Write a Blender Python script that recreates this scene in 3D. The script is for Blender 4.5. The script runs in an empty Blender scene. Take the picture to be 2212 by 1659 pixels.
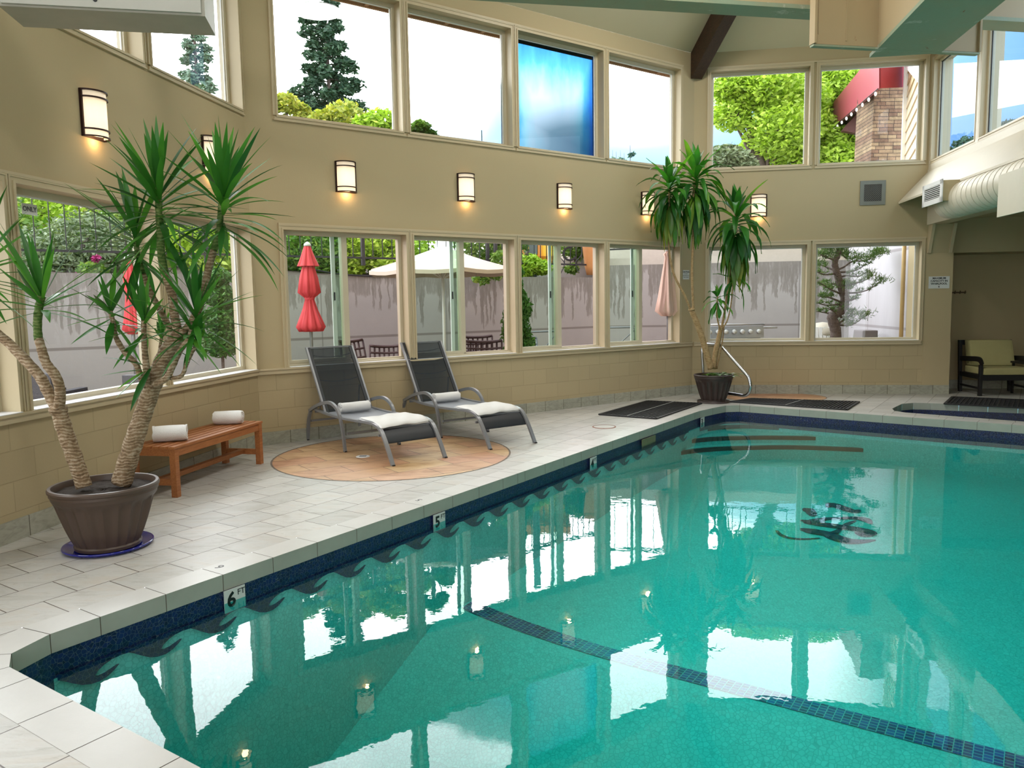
import bpy, bmesh, math, random
import numpy as np
from mathutils import Vector, Matrix
random.seed(7)
PI=math.pi
C=bpy.context.scene.collection
# ---------------------------------------------------------------- camera model
FPX=1680.5; PITCH=math.radians(5.926); ROLL=math.radians(-0.926); CX,CY,EYE=1106.0,829.5,1.6
_cp,_sp=math.cos(PITCH),math.sin(PITCH); _c,_s=math.cos(ROLL),math.sin(ROLL)
_right=Vector((1,0,0)); _fwd=Vector((0,_cp,-_sp)); _up=Vector((0,_sp,_cp))
CXV=_c*_right+_s*_up; CYV=-_s*_right+_c*_up; CFV=_fwd
def ray(x,y): return CFV+CXV*((x-CX)/FPX)-CYV*((y-CY)/FPX)
def at(x,y,Y):
    """the point of the scene at forward distance Y seen at this place of the photograph"""
    d=ray(x,y); return Vector((0,0,EYE))+d*(Y/d.y)
def flo(x,y,z=0.0):
    d=ray(x,y); return Vector((0,0,EYE))+d*((z-EYE)/d.z)
cam_d=bpy.data.cameras.new('camera'); cam=bpy.data.objects.new('camera',cam_d); C.objects.link(cam)
cam_d.sensor_fit='HORIZONTAL'; cam_d.sensor_width=36.0; cam_d.lens=36.0*FPX/2212.0
cam_d.clip_start=0.05; cam_d.clip_end=3000
_m=Matrix((CXV,CYV,-CFV)).transposed().to_4x4(); _m.translation=Vector((0,0,EYE)); cam.matrix_world=_m
bpy.context.scene.camera=cam
# ---------------------------------------------------------------- frames
class Fr:
    """s along the heading, n to the left of it (out of the room for the outer walls), z up"""
    def __init__(f,o,head):
        t=math.radians(head); f.h=t; f.o=Vector((o[0],o[1],o[2] if len(o)>2 else 0)); f.d=Vector((math.sin(t),math.cos(t),0)); f.l=Vector((-math.cos(t),math.sin(t),0))
    def __call__(f,s,n=0.0,z=0.0): return f.o+f.d*s+f.l*n+Vector((0,0,z))
    def m(f,s=0,n=0,z=0):
        """matrix with local x = s, local y = n, local z = up"""
        M=Matrix((f.d,f.l,Vector((0,0,1)))).transposed().to_4x4(); M.translation=f(s,n,z); return M
    def rotz(f): return math.atan2(f.d.y,f.d.x)
LMp=(-2.926,8.919,0); MBp=(3.103,13.341,0)
WL=Fr(LMp,9.07); WM=Fr(LMp,53.74); WB=Fr(MBp,99.07)
Rp=WB(3.70,0,0); WR=Fr(Rp,189.07)
PO=Fr((0,0,0),34.08)          # pool frame: s = u, n = -v
def P(u,v,z=0.0): return PO(u,-v,z)
def poolpt(u,v): p=P(u,v); return (p.x,p.y)
# ---------------------------------------------------------------- mesh builder
def link(o,parent=None):
    C.objects.link(o)
    if parent is not None: o.parent=parent
    return o
def smooth(me,on=True):
    me.polygons.foreach_set('use_smooth',[on]*len(me.polygons)); me.update()
class MB:
    def __init__(s): s.v=[]; s.f=[]; s.uv=[]; s.mi=[]; s.cm=0
    def add(s,vs,fs,M=None):
        b=len(s.v)
        for p in vs:
            p=Vector(p); s.v.append(tuple(M@p) if M is not None else tuple(p))
        for f in fs: s.f.append(tuple(b+i for i in f)); s.mi.append(s.cm)
        return b
    def quad(s,a,b,c,d): s.add([a,b,c,d],[(0,1,2,3)])
    def poly(s,pts): s.add(pts,[tuple(range(len(pts)))])
    def box(s,x0,x1,y0,y1,z0,z1,M=None):
        v=[(x,y,z) for x in (x0,x1) for y in (y0,y1) for z in (z0,z1)]
        f=[(0,1,3,2),(4,6,7,5),(0,4,5,1),(2,3,7,6),(0,2,6,4),(1,5,7,3)]
        s.add(v,f,M); return s
    def hexa(s,p):
        """8 points: bottom loop 4, top loop 4"""
        s.add(p,[(3,2,1,0),(4,5,6,7),(0,1,5,4),(1,2,6,5),(2,3,7,6),(3,0,4,7)]); return s
    def bar(s,a,b,w,h,up=(0,0,1)):
        a=Vector(a); b=Vector(b); d=(b-a); L=d.length; d=d/L; u=Vector(up)
        x=d.cross(u)
        if x.length<1e-4: x=d.cross(Vector((1,0,0)))
        x.normalize(); z=x.cross(d); 
        M=Matrix((x,d,z)).transposed().to_4x4(); M.translation=a
        return s.box(-w/2,w/2,0,L,-h/2,h/2,M)
    def sweep(s,path,prof,up=(0,0,1),closed=False,cap=True,scales=None):
        """sweep a closed 2-D profile along a path"""
        P_=[Vector(p) for p in path]; n=len(P_); k=len(prof); b=len(s.v); X=None
        for i in range(n):
            if closed: t=(P_[(i+1)%n]-P_[i-1])
            else: t=P_[min(i+1,n-1)]-P_[max(i-1,0)]
            t.normalize(); u=Vector(up)
            if X is None or abs(t.dot(u))<0.98:
                x=t.cross(u)
                if x.length<1e-3: x=t.cross(Vector((1,0,0)))
                x.normalize()
                if X is not None and x.dot(X)<0: x=-x
            else: x=(X-t*X.dot(t)).normalized()
            X=x; z=x.cross(t); sc=1 if scales is None else scales[i]
            for q in prof: s.v.append(tuple(P_[i]+x*q[0]*sc+z*q[1]*sc))
        m=n if closed else n-1
        for i in range(m):
            j=(i+1)%n
            for a in range(k):
                c=(a+1)%k; s.f.append((b+i*k+a,b+i*k+c,b+j*k+c,b+j*k+a)); s.mi.append(s.cm)
        if cap and not closed:
            s.f.append(tuple(b+a for a in range(k))[::-1]); s.f.append(tuple(b+(n-1)*k+a for a in range(k))); s.mi+= [s.cm,s.cm]
        return s
    def tube(s,path,r,n=10,scales=None,closed=False):
        prof=[(r*math.cos(2*PI*i/n),r*math.sin(2*PI*i/n)) for i in range(n)]
        return s.sweep(path,prof,scales=scales,closed=closed)
    def cyl(s,a,b,r,n=16,r2=None):
        return s.tube([a,b],r,n,scales=[1,(r2/r if r2 is not None else 1)])
    def lathe(s,prof,n=32,c=(0,0,0),ripple=None,M=None,capb=False,capt=False):
        b=len(s.v); k=len(prof); c=Vector(c)
        for i in range(n):
            a=2*PI*i/n
            for (r,z) in prof:
                rr=r if ripple is None else r*ripple(a,z)
                p=Vector((rr*math.cos(a),rr*math.sin(a),z))
                if M is not None: p=M@p
                s.v.append(tuple(p+c))
        for i in range(n):
            j=(i+1)%n
            for q in range(k-1):
                s.f.append((b+i*k+q,b+j*k+q,b+j*k+q+1,b+i*k+q+1)); s.mi.append(s.cm)
        if capb: s.f.append(tuple(b+i*k for i in range(n))[::-1]); s.mi.append(s.cm)
        if capt: s.f.append(tuple(b+i*k+k-1 for i in range(n))); s.mi.append(s.cm)
        return s
    def ball(s,c,r,n=12,m=8,sc=(1,1,1)):
        pr=[(max(1e-4,r*math.sin(PI*i/m)),-r*math.cos(PI*i/m)) for i in range(m+1)]
        M=Matrix.Diagonal((sc[0],sc[1],sc[2],1))
        return s.lathe(pr,n,c,M=M)
    def prism(s,pts,z0,z1):
        """closed polygon in xy extruded"""
        n=len(pts); v=[(p[0],p[1],z0) for p in pts]+[(p[0],p[1],z1) for p in pts]
        f=[tuple(range(n))[::-1],tuple(range(n,2*n))]+[(i,(i+1)%n,n+(i+1)%n,n+i) for i in range(n)]
        s.add(v,f); return s
    def build(s,name,mat,parent=None,sm=False,loc=None,mats=None,bevel=0,auto=None):
        me=bpy.data.meshes.new(name); me.from_pydata(s.v,[],s.f)
        for m in (mats or [mat]): me.materials.append(m)
        if mats: me.polygons.foreach_set('material_index',s.mi)
        bm=bmesh.new(); bm.from_mesh(me); bmesh.ops.recalc_face_normals(bm,faces=bm.faces)
        if bevel:
            bmesh.ops.remove_doubles(bm,verts=bm.verts,dist=1e-5)
            es=[e for e in bm.edges if len(e.link_faces)==2 and e.calc_face_angle(0)>0.6]
            bmesh.ops.bevel(bm,geom=es,offset=bevel,segments=2,affect='EDGES',profile=0.7)
        if auto:
            bmesh.ops.remove_doubles(bm,verts=bm.verts,dist=1e-6)
            for e in bm.edges: e.smooth = not(len(e.link_faces)==2 and e.calc_face_angle(0)>auto)
            for f in bm.faces: f.smooth=True
        bm.to_mesh(me); bm.free()
        if sm: smooth(me)
        o=bpy.data.objects.new(name,me)
        if loc is not None: o.location=loc
        return link(o,parent)
def tag(o,label=None,cat=None,group=None,kind=None):
    if label: o['label']=label
    if cat: o['category']=cat
    if group: o['group']=group
    if kind: o['kind']=kind
    return o
def struct(o,label=None): o['kind']='structure'; 
def empty(name,M,label=None,cat=None,group=None):
    o=bpy.data.objects.new(name,None); o.empty_display_size=0.1; C.objects.link(o)
    if isinstance(M,Matrix): o.matrix_world=M
    else: o.location=M
    return tag(o,label,cat,group)
def Mz(loc,ang=0): return Matrix.Translation(Vector(loc))@Matrix.Rotation(ang,4,'Z')
def dup(root,M,label=None,group=None):
    r=root.copy(); C.objects.link(r); r.matrix_world=M
    if label: r['label']=label
    if group: r['group']=group
    for ch in list(root.children):
        c=ch.copy(); C.objects.link(c); c.parent=r
        for g in list(ch.children):
            d=g.copy(); C.objects.link(d); d.parent=c
    return r
def arc(c,r,a0,a1,n,f):
    return [f(c,r,a0+(a1-a0)*i/n) for i in range(n+1)]
def smoothpath(pts,k=4):
    """Catmull-Rom"""
    P_=[Vector(p) for p in pts]; out=[]
    for i in range(len(P_)-1):
        p0=P_[max(i-1,0)]; p1=P_[i]; p2=P_[i+1]; p3=P_[min(i+2,len(P_)-1)]
        for j in range(k):
            t=j/k; out.append(0.5*((2*p1)+(-p0+p2)*t+(2*p0-5*p1+4*p2-p3)*t*t+(-p0+3*p1-3*p2+p3)*t**3))
    out.append(P_[-1]); return out
# ---------------------------------------------------------------- materials
class NT:
    def __init__(s,name):
        s.m=bpy.data.materials.new(name); s.m.use_nodes=True; s.t=s.m.node_tree; s.t.nodes.clear()
        s.out=s.n('ShaderNodeOutputMaterial')
    def n(s,ty,**k):
        x=s.t.nodes.new(ty)
        for a,b in k.items():
            if hasattr(x,a): setattr(x,a,b)
        return x
    def l(s,a,b): s.t.links.new(a,b)
    def val(s,sock,v):
        if hasattr(v,'is_output') or isinstance(v,bpy.types.NodeSocket): s.l(v,sock)
        elif v is not None:
            if isinstance(v,(tuple,list)) and len(v)==3 and sock.type=='RGBA': v=(*v,1)
            sock.default_value=v
    def noise(s,scale,detail=3,rough=.5,vec=None,dist=0):
        x=s.n('ShaderNodeTexNoise'); x.inputs['Scale'].default_value=scale; x.inputs['Detail'].default_value=detail; x.inputs['Roughness'].default_value=rough; x.inputs['Distortion'].default_value=dist
        if vec is not None: s.l(vec,x.inputs['Vector'])
        return x.outputs['Fac']
    def vor(s,scale,vec=None,feat='F1',rand=1):
        x=s.n('ShaderNodeTexVoronoi',feature=feat); x.inputs['Scale'].default_value=scale; x.inputs['Randomness'].default_value=rand
        if vec is not None: s.l(vec,x.inputs['Vector'])
        return x
    def ramp(s,fac,stops,interp='LINEAR'):
        x=s.n('ShaderNodeValToRGB'); x.color_ramp.interpolation=interp; e=x.color_ramp.elements
        while len(e)<len(stops): e.new(0.5)
        for i,(p,c) in enumerate(stops):
            e[i].position=p; e[i].color=(*c,1) if not isinstance(c,(int,float)) else (c,c,c,1)
        s.l(fac,x.inputs['Fac']); return x.outputs['Color']
    def mix(s,fac,a,b,mode='MIX'):
        x=s.n('ShaderNodeMix',data_type='RGBA',blend_type=mode)
        s.val(x.inputs[0],fac); s.val(x.inputs[6],a); s.val(x.inputs[7],b); return x.outputs[2]
    def math(s,op,a,b=0.0,c=None):
        x=s.n('ShaderNodeMath',operation=op); s.val(x.inputs[0],a); s.val(x.inputs[1],b)
        if c is not None: s.val(x.inputs[2],c)
        return x.outputs[0]
    def co(s,which='Object',rot=None,scale=None,loc=None):
        if which=='World': g=s.n('ShaderNodeNewGeometry'); o=g.outputs['Position']
        else: g=s.n('ShaderNodeTexCoord'); o=g.outputs[which]
        if rot or scale or loc:
            mp=s.n('ShaderNodeMapping'); s.l(o,mp.inputs['Vector'])
            if rot: mp.inputs['Rotation'].default_value=rot
            if scale: mp.inputs['Scale'].default_value=scale
            if loc: mp.inputs['Location'].default_value=loc
            o=mp.outputs['Vector']
        return o
    def sep(s,v):
        x=s.n('ShaderNodeSeparateXYZ'); s.l(v,x.inputs[0]); return x.outputs
    def comb(s,x_,y_,z_=0.0):
        x=s.n('ShaderNodeCombineXYZ'); s.val(x.inputs[0],x_); s.val(x.inputs[1],y_); s.val(x.inputs[2],z_); return x.outputs[0]
    def bump(s,h,strength=.3,dist=.01,normal=None):
        x=s.n('ShaderNodeBump'); x.inputs['Strength'].default_value=strength; x.inputs['Distance'].default_value=dist; s.l(h,x.inputs['Height'])
        if normal is not None: s.l(normal,x.inputs['Normal'])
        return x.outputs['Normal']
    def pbr(s,col,rough=.6,metal=0.0,bump=None,spec=.5,emit=None,estr=0,trans=0,coat=0,alpha=None,sheen=0):
        x=s.n('ShaderNodeBsdfPrincipled'); s.val(x.inputs['Base Color'],col); s.val(x.inputs['Roughness'],rough); s.val(x.inputs['Metallic'],metal)
        x.inputs['Specular IOR Level'].default_value=spec
        if bump is not None: s.l(bump,x.inputs['Normal'])
        if emit is not None: s.val(x.inputs['Emission Color'],emit); s.val(x.inputs['Emission Strength'],estr)
        if coat: x.inputs['Coat Weight'].default_value=coat
        if sheen: x.inputs['Sheen Weight'].default_value=sheen
        if alpha is not None: s.val(x.inputs['Alpha'],alpha)
        s.l(x.outputs[0],s.out.inputs[0]); s.p=x; return s.m
def lin(r,g,b):
    f=lambda c:(c/255/12.92 if c/255<=0.04045 else ((c/255+.055)/1.055)**2.4)
    return (f(r),f(g),f(b))
def plain(name,col,rough=.5,metal=0,var=.08,scale=12,bump=0,coat=0,spec=.5,bs=60):
    t=NT(name); co=t.co(); nz=t.noise(scale,3,.6,co)
    c2=tuple(max(0,c*(1-var*2)) for c in col); c=t.mix(nz,c2,col)
    b=t.bump(t.noise(bs,3,.6,co),bump,.004) if bump else None
    return t.pbr(c,rough,metal,b,spec=spec,coat=coat)
# ================================================================= MATERIALS
TAN=(0.45,0.365,0.215)
def walluv(t,F):
    g=t.co('World'); x=t.n('ShaderNodeVectorMath',operation='DOT_PRODUCT'); t.l(g,x.inputs[0]); x.inputs[1].default_value=F.d
    s_=t.math('SUBTRACT',x.outputs['Value'],F.o.dot(F.d)); z=t.sep(g)[2]; return s_,z
def stucco(name,col,F=None,blocks=False,zoff=-0.197):
    t=NT(name); co=t.co('World')
    nz=t.noise(0.5,4,.6,co); fine=t.noise(55,4,.65,co)
    c=t.mix(nz,tuple(x*0.94 for x in col),tuple(min(1,x*1.04) for x in col))
    h=t.math('MULTIPLY',fine,.35)
    if blocks:
        s_,z=walluv(t,F); v=t.comb(s_,t.math('ADD',z,zoff+2.16))
        b=t.n('ShaderNodeTexBrick'); b.offset=.5; t.l(v,b.inputs['Vector']); b.inputs['Scale'].default_value=1
        b.inputs['Brick Width'].default_value=.426; b.inputs['Row Height'].default_value=.216; b.inputs['Mortar Size'].default_value=.0045; b.inputs['Mortar Smooth'].default_value=.35
        b.inputs['Color1'].default_value=(1,1,1,1); b.inputs['Color2'].default_value=(.93,.93,.93,1); b.inputs['Mortar'].default_value=(.86,.86,.84,1)
        c=t.mix(1.0,c,b.outputs['Color'],'MULTIPLY')
        h=t.math('SUBTRACT',h,t.math('MULTIPLY',b.outputs['Fac'],3.0))
    return t.pbr(c,.75,bump=t.bump(h,.55,.004),spec=.3)
M_wall=stucco('paint_stucco',TAN)
M_blk={'L':stucco('block_left',TAN,WL,True),'M':stucco('block_middle',TAN,WM,True),'B':stucco('block_back',TAN,WB,True)}
M_trim=plain('trim_paint',(0.53,0.44,0.28),.45,var=.03)
M_trimw=plain('soffit_paint',(0.66,0.60,0.47),.5,var=.03)
M_ceil=stucco('ceiling_paint',(0.60,0.53,0.36))
M_sill=plain('sill_tile',(0.80,0.80,0.82),.25,var=.03)
M_vinyl=plain('vinyl_frame',(0.56,0.50,0.36),.35,var=.03)
M_black=plain('black_gasket',(0.012,0.012,0.014),.5)
M_white=plain('white_paint',(.78,.78,.76),.4,var=.02)
def tilemat(name,w,h,off,rot,loc,c1,c2,grout,mort=.0035,rough=.38,veins=True,seed=0,frq=2):
    t=NT(name); g=t.co('World',rot=(0,0,rot),loc=loc)
    b=t.n('ShaderNodeTexBrick'); b.offset=off; b.offset_frequency=frq; t.l(g,b.inputs['Vector']); b.inputs['Scale'].default_value=1
    b.inputs['Brick Width'].default_value=w; b.inputs['Row Height'].default_value=h; b.inputs['Mortar Size'].default_value=mort; b.inputs['Mortar Smooth'].default_value=.2; b.inputs['Bias'].default_value=-.1
    b.inputs['Color1'].default_value=(*c1,1); b.inputs['Color2'].default_value=(*c2,1); b.inputs['Mortar'].default_value=(*grout,1)
    co=t.co('World',rot=(0,0,.4),scale=(1,3.2,1)); n1=t.noise(2.2,6,.62,co,dist=1.2); n2=t.noise(9,5,.65,co,dist=.8)
    c=t.mix(t.ramp(n1,[(.35,(.80,.79,.77)),(.52,(1,1,1)),(.68,(1.0,.93,.86))]),b.outputs['Color'],b.outputs['Color'])
    c=t.mix(1.0,b.outputs['Color'],t.ramp(n1,[(.33,(.84,.82,.78)),(.5,(1,1,1)),(.66,(.98,.93,.88))]),'MULTIPLY')
    c=t.mix(1.0,c,t.ramp(n2,[(.30,(.80,.80,.77)),(.45,(1,1,1)),(1,(1,1,1))]),'MULTIPLY')
    h_=t.math('SUBTRACT',t.math('MULTIPLY',t.noise(16,5,.6,co),.8),t.math('MULTIPLY',b.outputs['Fac'],1.6))
    r=t.math('ADD',t.math('MULTIPLY',n2,.25),rough-.1)
    return t.pbr(c,r,bump=t.bump(h_,.5,.004),spec=.45)
A34=math.radians(34.08)
_row=Vector((0,0,0))
# main deck: rows run along u (34.08 deg from +Y): texture x = u, texture y = -v
rotU=-(math.pi/2-A34)
GR=(.10,.075,.06)
M_deck=tilemat('slate_deck_tiles',.372,.2875,.5,rotU,(-2.17+.372*10,-4.21+.2875*40,0),(.45,.445,.42),(.54,.53,.50),GR)
M_deckv=tilemat('slate_deck_tiles_end',.375,.2875,.5,rotU+PI/2,(.02,.02,0),(.45,.445,.42),(.54,.53,.50),GR)
M_cop=plain('coping_tile',(.55,.54,.51),.36,var=.07,scale=4,bump=.25,bs=18)
M_copf=plain('coping_face_tile',(.40,.42,.36),.4,var=.14,scale=5,bump=.3,bs=14)
M_grout=plain('tile_grout',(.17,.13,.10),.8)
def medallion():
    t=NT('terracotta_slate_medallion'); g=t.co('World',rot=(0,0,rotU+.35))
    b=t.n('ShaderNodeTexBrick'); b.offset=.5; t.l(g,b.inputs['Vector']); b.inputs['Scale'].default_value=1
    b.inputs['Brick Width'].default_value=.62; b.inputs['Row Height'].default_value=.33; b.inputs['Mortar Size'].default_value=.004
    b.inputs['Color1'].default_value=(.50,.26,.15,1); b.inputs['Color2'].default_value=(.56,.38,.20,1); b.inputs['Mortar'].default_value=(.14,.09,.06,1)
    co=t.co('World',scale=(1,2.4,1)); n1=t.noise(3,5,.6,co,dist=1)
    c=t.mix(1.0,b.outputs['Color'],t.ramp(n1,[(.3,(.72,.62,.55)),(.5,(1,1,1)),(.7,(1.15,1.2,1.25))]),'MULTIPLY')
    return t.pbr(c,.45,bump=t.bump(t.math('SUBTRACT',t.noise(14,4,.6,co),b.outputs['Fac']),.4,.004))
M_med=medallion()
def basetile(name,F):
    t=NT(name); s_,z=walluv(t,F); v=t.comb(s_,t.math('ADD',z,1.0))
    b=t.n('ShaderNodeTexBrick'); b.offset=0; t.l(v,b.inputs['Vector']); b.inputs['Scale'].default_value=1
    b.inputs['Brick Width'].default_value=.352; b.inputs['Row Height'].default_value=4; b.inputs['Mortar Size'].default_value=.004
    b.inputs['Color1'].default_value=(.30,.30,.25,1); b.inputs['Color2'].default_value=(.38,.37,.30,1); b.inputs['Mortar'].default_value=(.10,.09,.06,1)
    co=t.co('World',scale=(2,2,5)); n1=t.noise(4,5,.6,co,dist=1.5)
    c=t.mix(1.0,b.outputs['Color'],t.ramp(n1,[(.3,(.78,.78,.74)),(.6,(1.1,1.1,1.08))]),'MULTIPLY')
    return t.pbr(c,.45)
# pool finishes -------------------------------------------------------------
def pebble(name,ca,cb,grout,scale,rough=.3,edge=.10):
    t=NT(name); co=t.co('World')
    v=t.vor(scale,co,'DISTANCE_TO_EDGE',.9); v2=t.vor(scale,co,'F1',.9)
    k=t.ramp(v.outputs['Distance'],[(.0,0.0),(edge,1.0)])
    cc=t.mix(t.sep(v2.outputs['Color'])[0],ca,cb)
    c=t.mix(k,grout,cc)
    return t.pbr(c,rough,bump=t.bump(k,.25,.004))
M_blue=pebble('blue_pebble_mosaic',(.002,.004,.034),(.005,.013,.10),(.14,.16,.17),44,edge=.035)
M_teal=pebble('teal_pebble_mosaic',(.16,.60,.60),(.20,.68,.68),(.11,.47,.48),34,.5)
def bluetile():
    t=NT('blue_line_tiles'); g=t.co('World',rot=(0,0,rotU))
    b=t.n('ShaderNodeTexBrick'); b.offset=.5; t.l(g,b.inputs['Vector']); b.inputs['Scale'].default_value=1
    b.inputs['Brick Width'].default_value=.034; b.inputs['Row Height'].default_value=.05; b.inputs['Mortar Size'].default_value=.0028; b.inputs['Bias'].default_value=.0
    b.inputs['Color1'].default_value=(.004,.01,.09,1); b.inputs['Color2'].default_value=(.02,.07,.30,1); b.inputs['Mortar'].default_value=(.16,.42,.42,1)
    return t.pbr(b.outputs['Color'],.3)
M_line=bluetile()
def water():
    t=NT('pool_water'); co=t.co('World')
    n=t.noise(3.2,2,.5,co); n2=t.noise(13,2,.5,co)
    h=t.math('ADD',n,t.math('MULTIPLY',n2,.30))
    nm=t.bump(h,.014,.05)
    f=t.n('ShaderNodeFresnel'); bf=t.n('ShaderNodeNewGeometry').outputs['Backfacing']; t.l(t.math('ADD',1.42,t.math('MULTIPLY',bf,1/1.42-1.42)),f.inputs['IOR']); t.l(nm,f.inputs['Normal'])
    g=t.n('ShaderNodeBsdfGlossy'); g.inputs['Roughness'].default_value=0.0; t.l(nm,g.inputs['Normal'])
    tr=t.n('ShaderNodeBsdfTransparent'); tr.inputs['Color'].default_value=(.93,1,.99,1)
    mx=t.n('ShaderNodeMixShader'); t.l(f.outputs[0],mx.inputs[0]); t.l(tr.outputs[0],mx.inputs[1]); t.l(g.outputs[0],mx.inputs[2]); t.l(mx.outputs[0],t.out.inputs[0])
    ab=t.n('ShaderNodeVolumeAbsorption'); ab.inputs['Color'].default_value=(.08,.90,.87,1); ab.inputs['Density'].default_value=.85
    t.l(ab.outputs[0],t.out.inputs['Volume'])
    return t.m
M_water=water()
def fres(t,ior):
    """the same reflectance from either side of a thin pane"""
    f=t.n('ShaderNodeFresnel'); bf=t.n('ShaderNodeNewGeometry').outputs['Backfacing']; t.l(t.math('ADD',ior,t.math('MULTIPLY',bf,1/ior-ior)),f.inputs['IOR']); return f
def glass(name,col=(.93,.95,.95),refl=1.45):
    t=NT(name); f=fres(t,refl)
    g=t.n('ShaderNodeBsdfGlossy'); g.inputs['Roughness'].default_value=0.0
    tr=t.n('ShaderNodeBsdfTransparent'); tr.inputs['Color'].default_value=(*col,1)
    mx=t.n('ShaderNodeMixShader'); t.l(f.outputs[0],mx.inputs[0]); t.l(tr.outputs[0],mx.inputs[1]); t.l(g.outputs[0],mx.inputs[2]); t.l(mx.outputs[0],t.out.inputs[0]); return t.m
M_glass=glass('clear_glass'); M_glassg=glass('green_tint_glass',(.80,.90,.83)); M_glassp=glass('pink_tint_glass',(.93,.84,.85)); M_glassb=glass('grey_blue_glass',(.55,.70,.86),1.5)
def fogged():
    t=NT('fogged_blue_glass'); g=t.co('Generated'); x,y,z=t.sep(g); nz=t.noise(3.0,5,.6,t.co('Object',scale=(1,1,.35)))
    ex=t.math('ABSOLUTE',t.math('SUBTRACT',x,.46)); e=t.math('MAXIMUM',t.math('MULTIPLY',t.math('POWER',t.math('MULTIPLY',ex,2.0),3.0),.9),t.math('MULTIPLY',t.math('SUBTRACT',z,.45),1.6))
    e=t.math('ADD',e,t.math('MULTIPLY',t.math('SUBTRACT',nz,.5),.7))
    col=t.ramp(e,[(.02,(.085,.112,.135)),(.30,(.055,.110,.135)),(.55,(.016,.075,.125)),(.95,(.004,.030,.11))])
    dr=t.vor(70,t.co('Object',scale=(1,1,.7)),'F1',1); k=t.ramp(dr.outputs['Distance'],[(.0,1.0),(.13,0.0)])
    tr=t.n('ShaderNodeBsdfTransparent'); t.l(t.mix(t.math('MULTIPLY',k,.5),col,(.05,.09,.14)),tr.inputs['Color'])
    gl=t.n('ShaderNodeBsdfGlossy'); gl.inputs['Roughness'].default_value=0.02; f=fres(t,1.4)
    mx=t.n('ShaderNodeMixShader'); t.l(f.outputs[0],mx.inputs[0]); t.l(tr.outputs[0],mx.inputs[1]); t.l(gl.outputs[0],mx.inputs[2]); t.l(mx.outputs[0],t.out.inputs[0]); return t.m
M_fog=fogged()
def haze_tint():  # bluish haze of the cloud behind is put into the pane's tint
    t=NT('haze_tint_glass'); g=t.co('Generated'); x,y,z=t.sep(g); nz=t.noise(1.6,3,.5,t.co('Object'))
    e=t.math('ADD',t.math('SUBTRACT',t.math('ADD',x,t.math('MULTIPLY',nz,.6)),t.math('MULTIPLY',z,1.5)),-.2)
    col=t.ramp(e,[(.0,(.90,.92,.92)),(.22,(.20,.24,.25)),(.55,(.105,.145,.16)),(.9,(.075,.11,.15))])
    tr=t.n('ShaderNodeBsdfTransparent'); t.l(col,tr.inputs['Color'])
    gl=t.n('ShaderNodeBsdfGlossy'); gl.inputs['Roughness'].default_value=0.0; f=fres(t,1.4)
    mx=t.n('ShaderNodeMixShader'); t.l(f.outputs[0],mx.inputs[0]); t.l(tr.outputs[0],mx.inputs[1]); t.l(gl.outputs[0],mx.inputs[2]); t.l(mx.outputs[0],t.out.inputs[0]); return t.m
M_haze=haze_tint()
def wood(name,c1,c2,axis=(1,1,1),rough=.45,scale=6):
    t=NT(name); co=t.co('Object',scale=axis); n1=t.noise(scale,5,.6,co,dist=1.0)
    c=t.ramp(n1,[(.3,c1),(.7,c2)]); return t.pbr(c,rough,bump=t.bump(n1,.15,.003))
M_teak=wood('oiled_teak',(.26,.085,.025),(.44,.17,.055),(1,14,14))
M_beamw=wood('dark_stained_timber',(.018,.009,.005),(.06,.028,.014),(2,8,8),.55)
M_eave=wood('eave_boards',(.30,.16,.09),(.42,.26,.15),(1,6,6),.6)
def mint():
    t=NT('peeling_mint_paint'); co=t.co('World'); a=t.noise(1.5,5,.65,co); b=t.noise(7,6,.7,co,dist=1); 
    c=t.mix(t.ramp(a,[(.4,0.0),(.6,1.0)]),(.27,.34,.24),(.30,.32,.21))
    c=t.mix(t.ramp(b,[(.66,0.0),(.72,1.0)]),c,(.25,.07,.015)); c=t.mix(t.ramp(t.noise(3,5,.7,co),[(.60,0.0),(.66,1.0)]),c,(.50,.52,.44))
    return t.pbr(c,.6,bump=t.bump(b,.5,.01))
M_mint=mint()
def beamtan():
    t=NT('worn_tan_beam_paint'); co=t.co('World'); b=t.noise(9,6,.7,co,dist=1)
    c=t.mix(t.ramp(b,[(.70,0.0),(.76,1.0)]),(.44,.34,.20),(.24,.08,.03)); return t.pbr(c,.6,bump=t.bump(b,.2,.005))
M_btan=beamtan()
M_steel=plain('brushed_steel',(.55,.56,.58),.22,1.0,var=.04)
M_alu=plain('grey_powder_coat',(.25,.255,.265),.38,.35,var=.04)
M_bronze=plain('dark_bronze',(.028,.010,.008),.4,.5)
M_rubber=plain('black_rubber',(.012,.012,.014),.6)
M_towel=plain('white_terry',(.80,.79,.77),.95,var=.04,bump=.9,bs=160)
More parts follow.
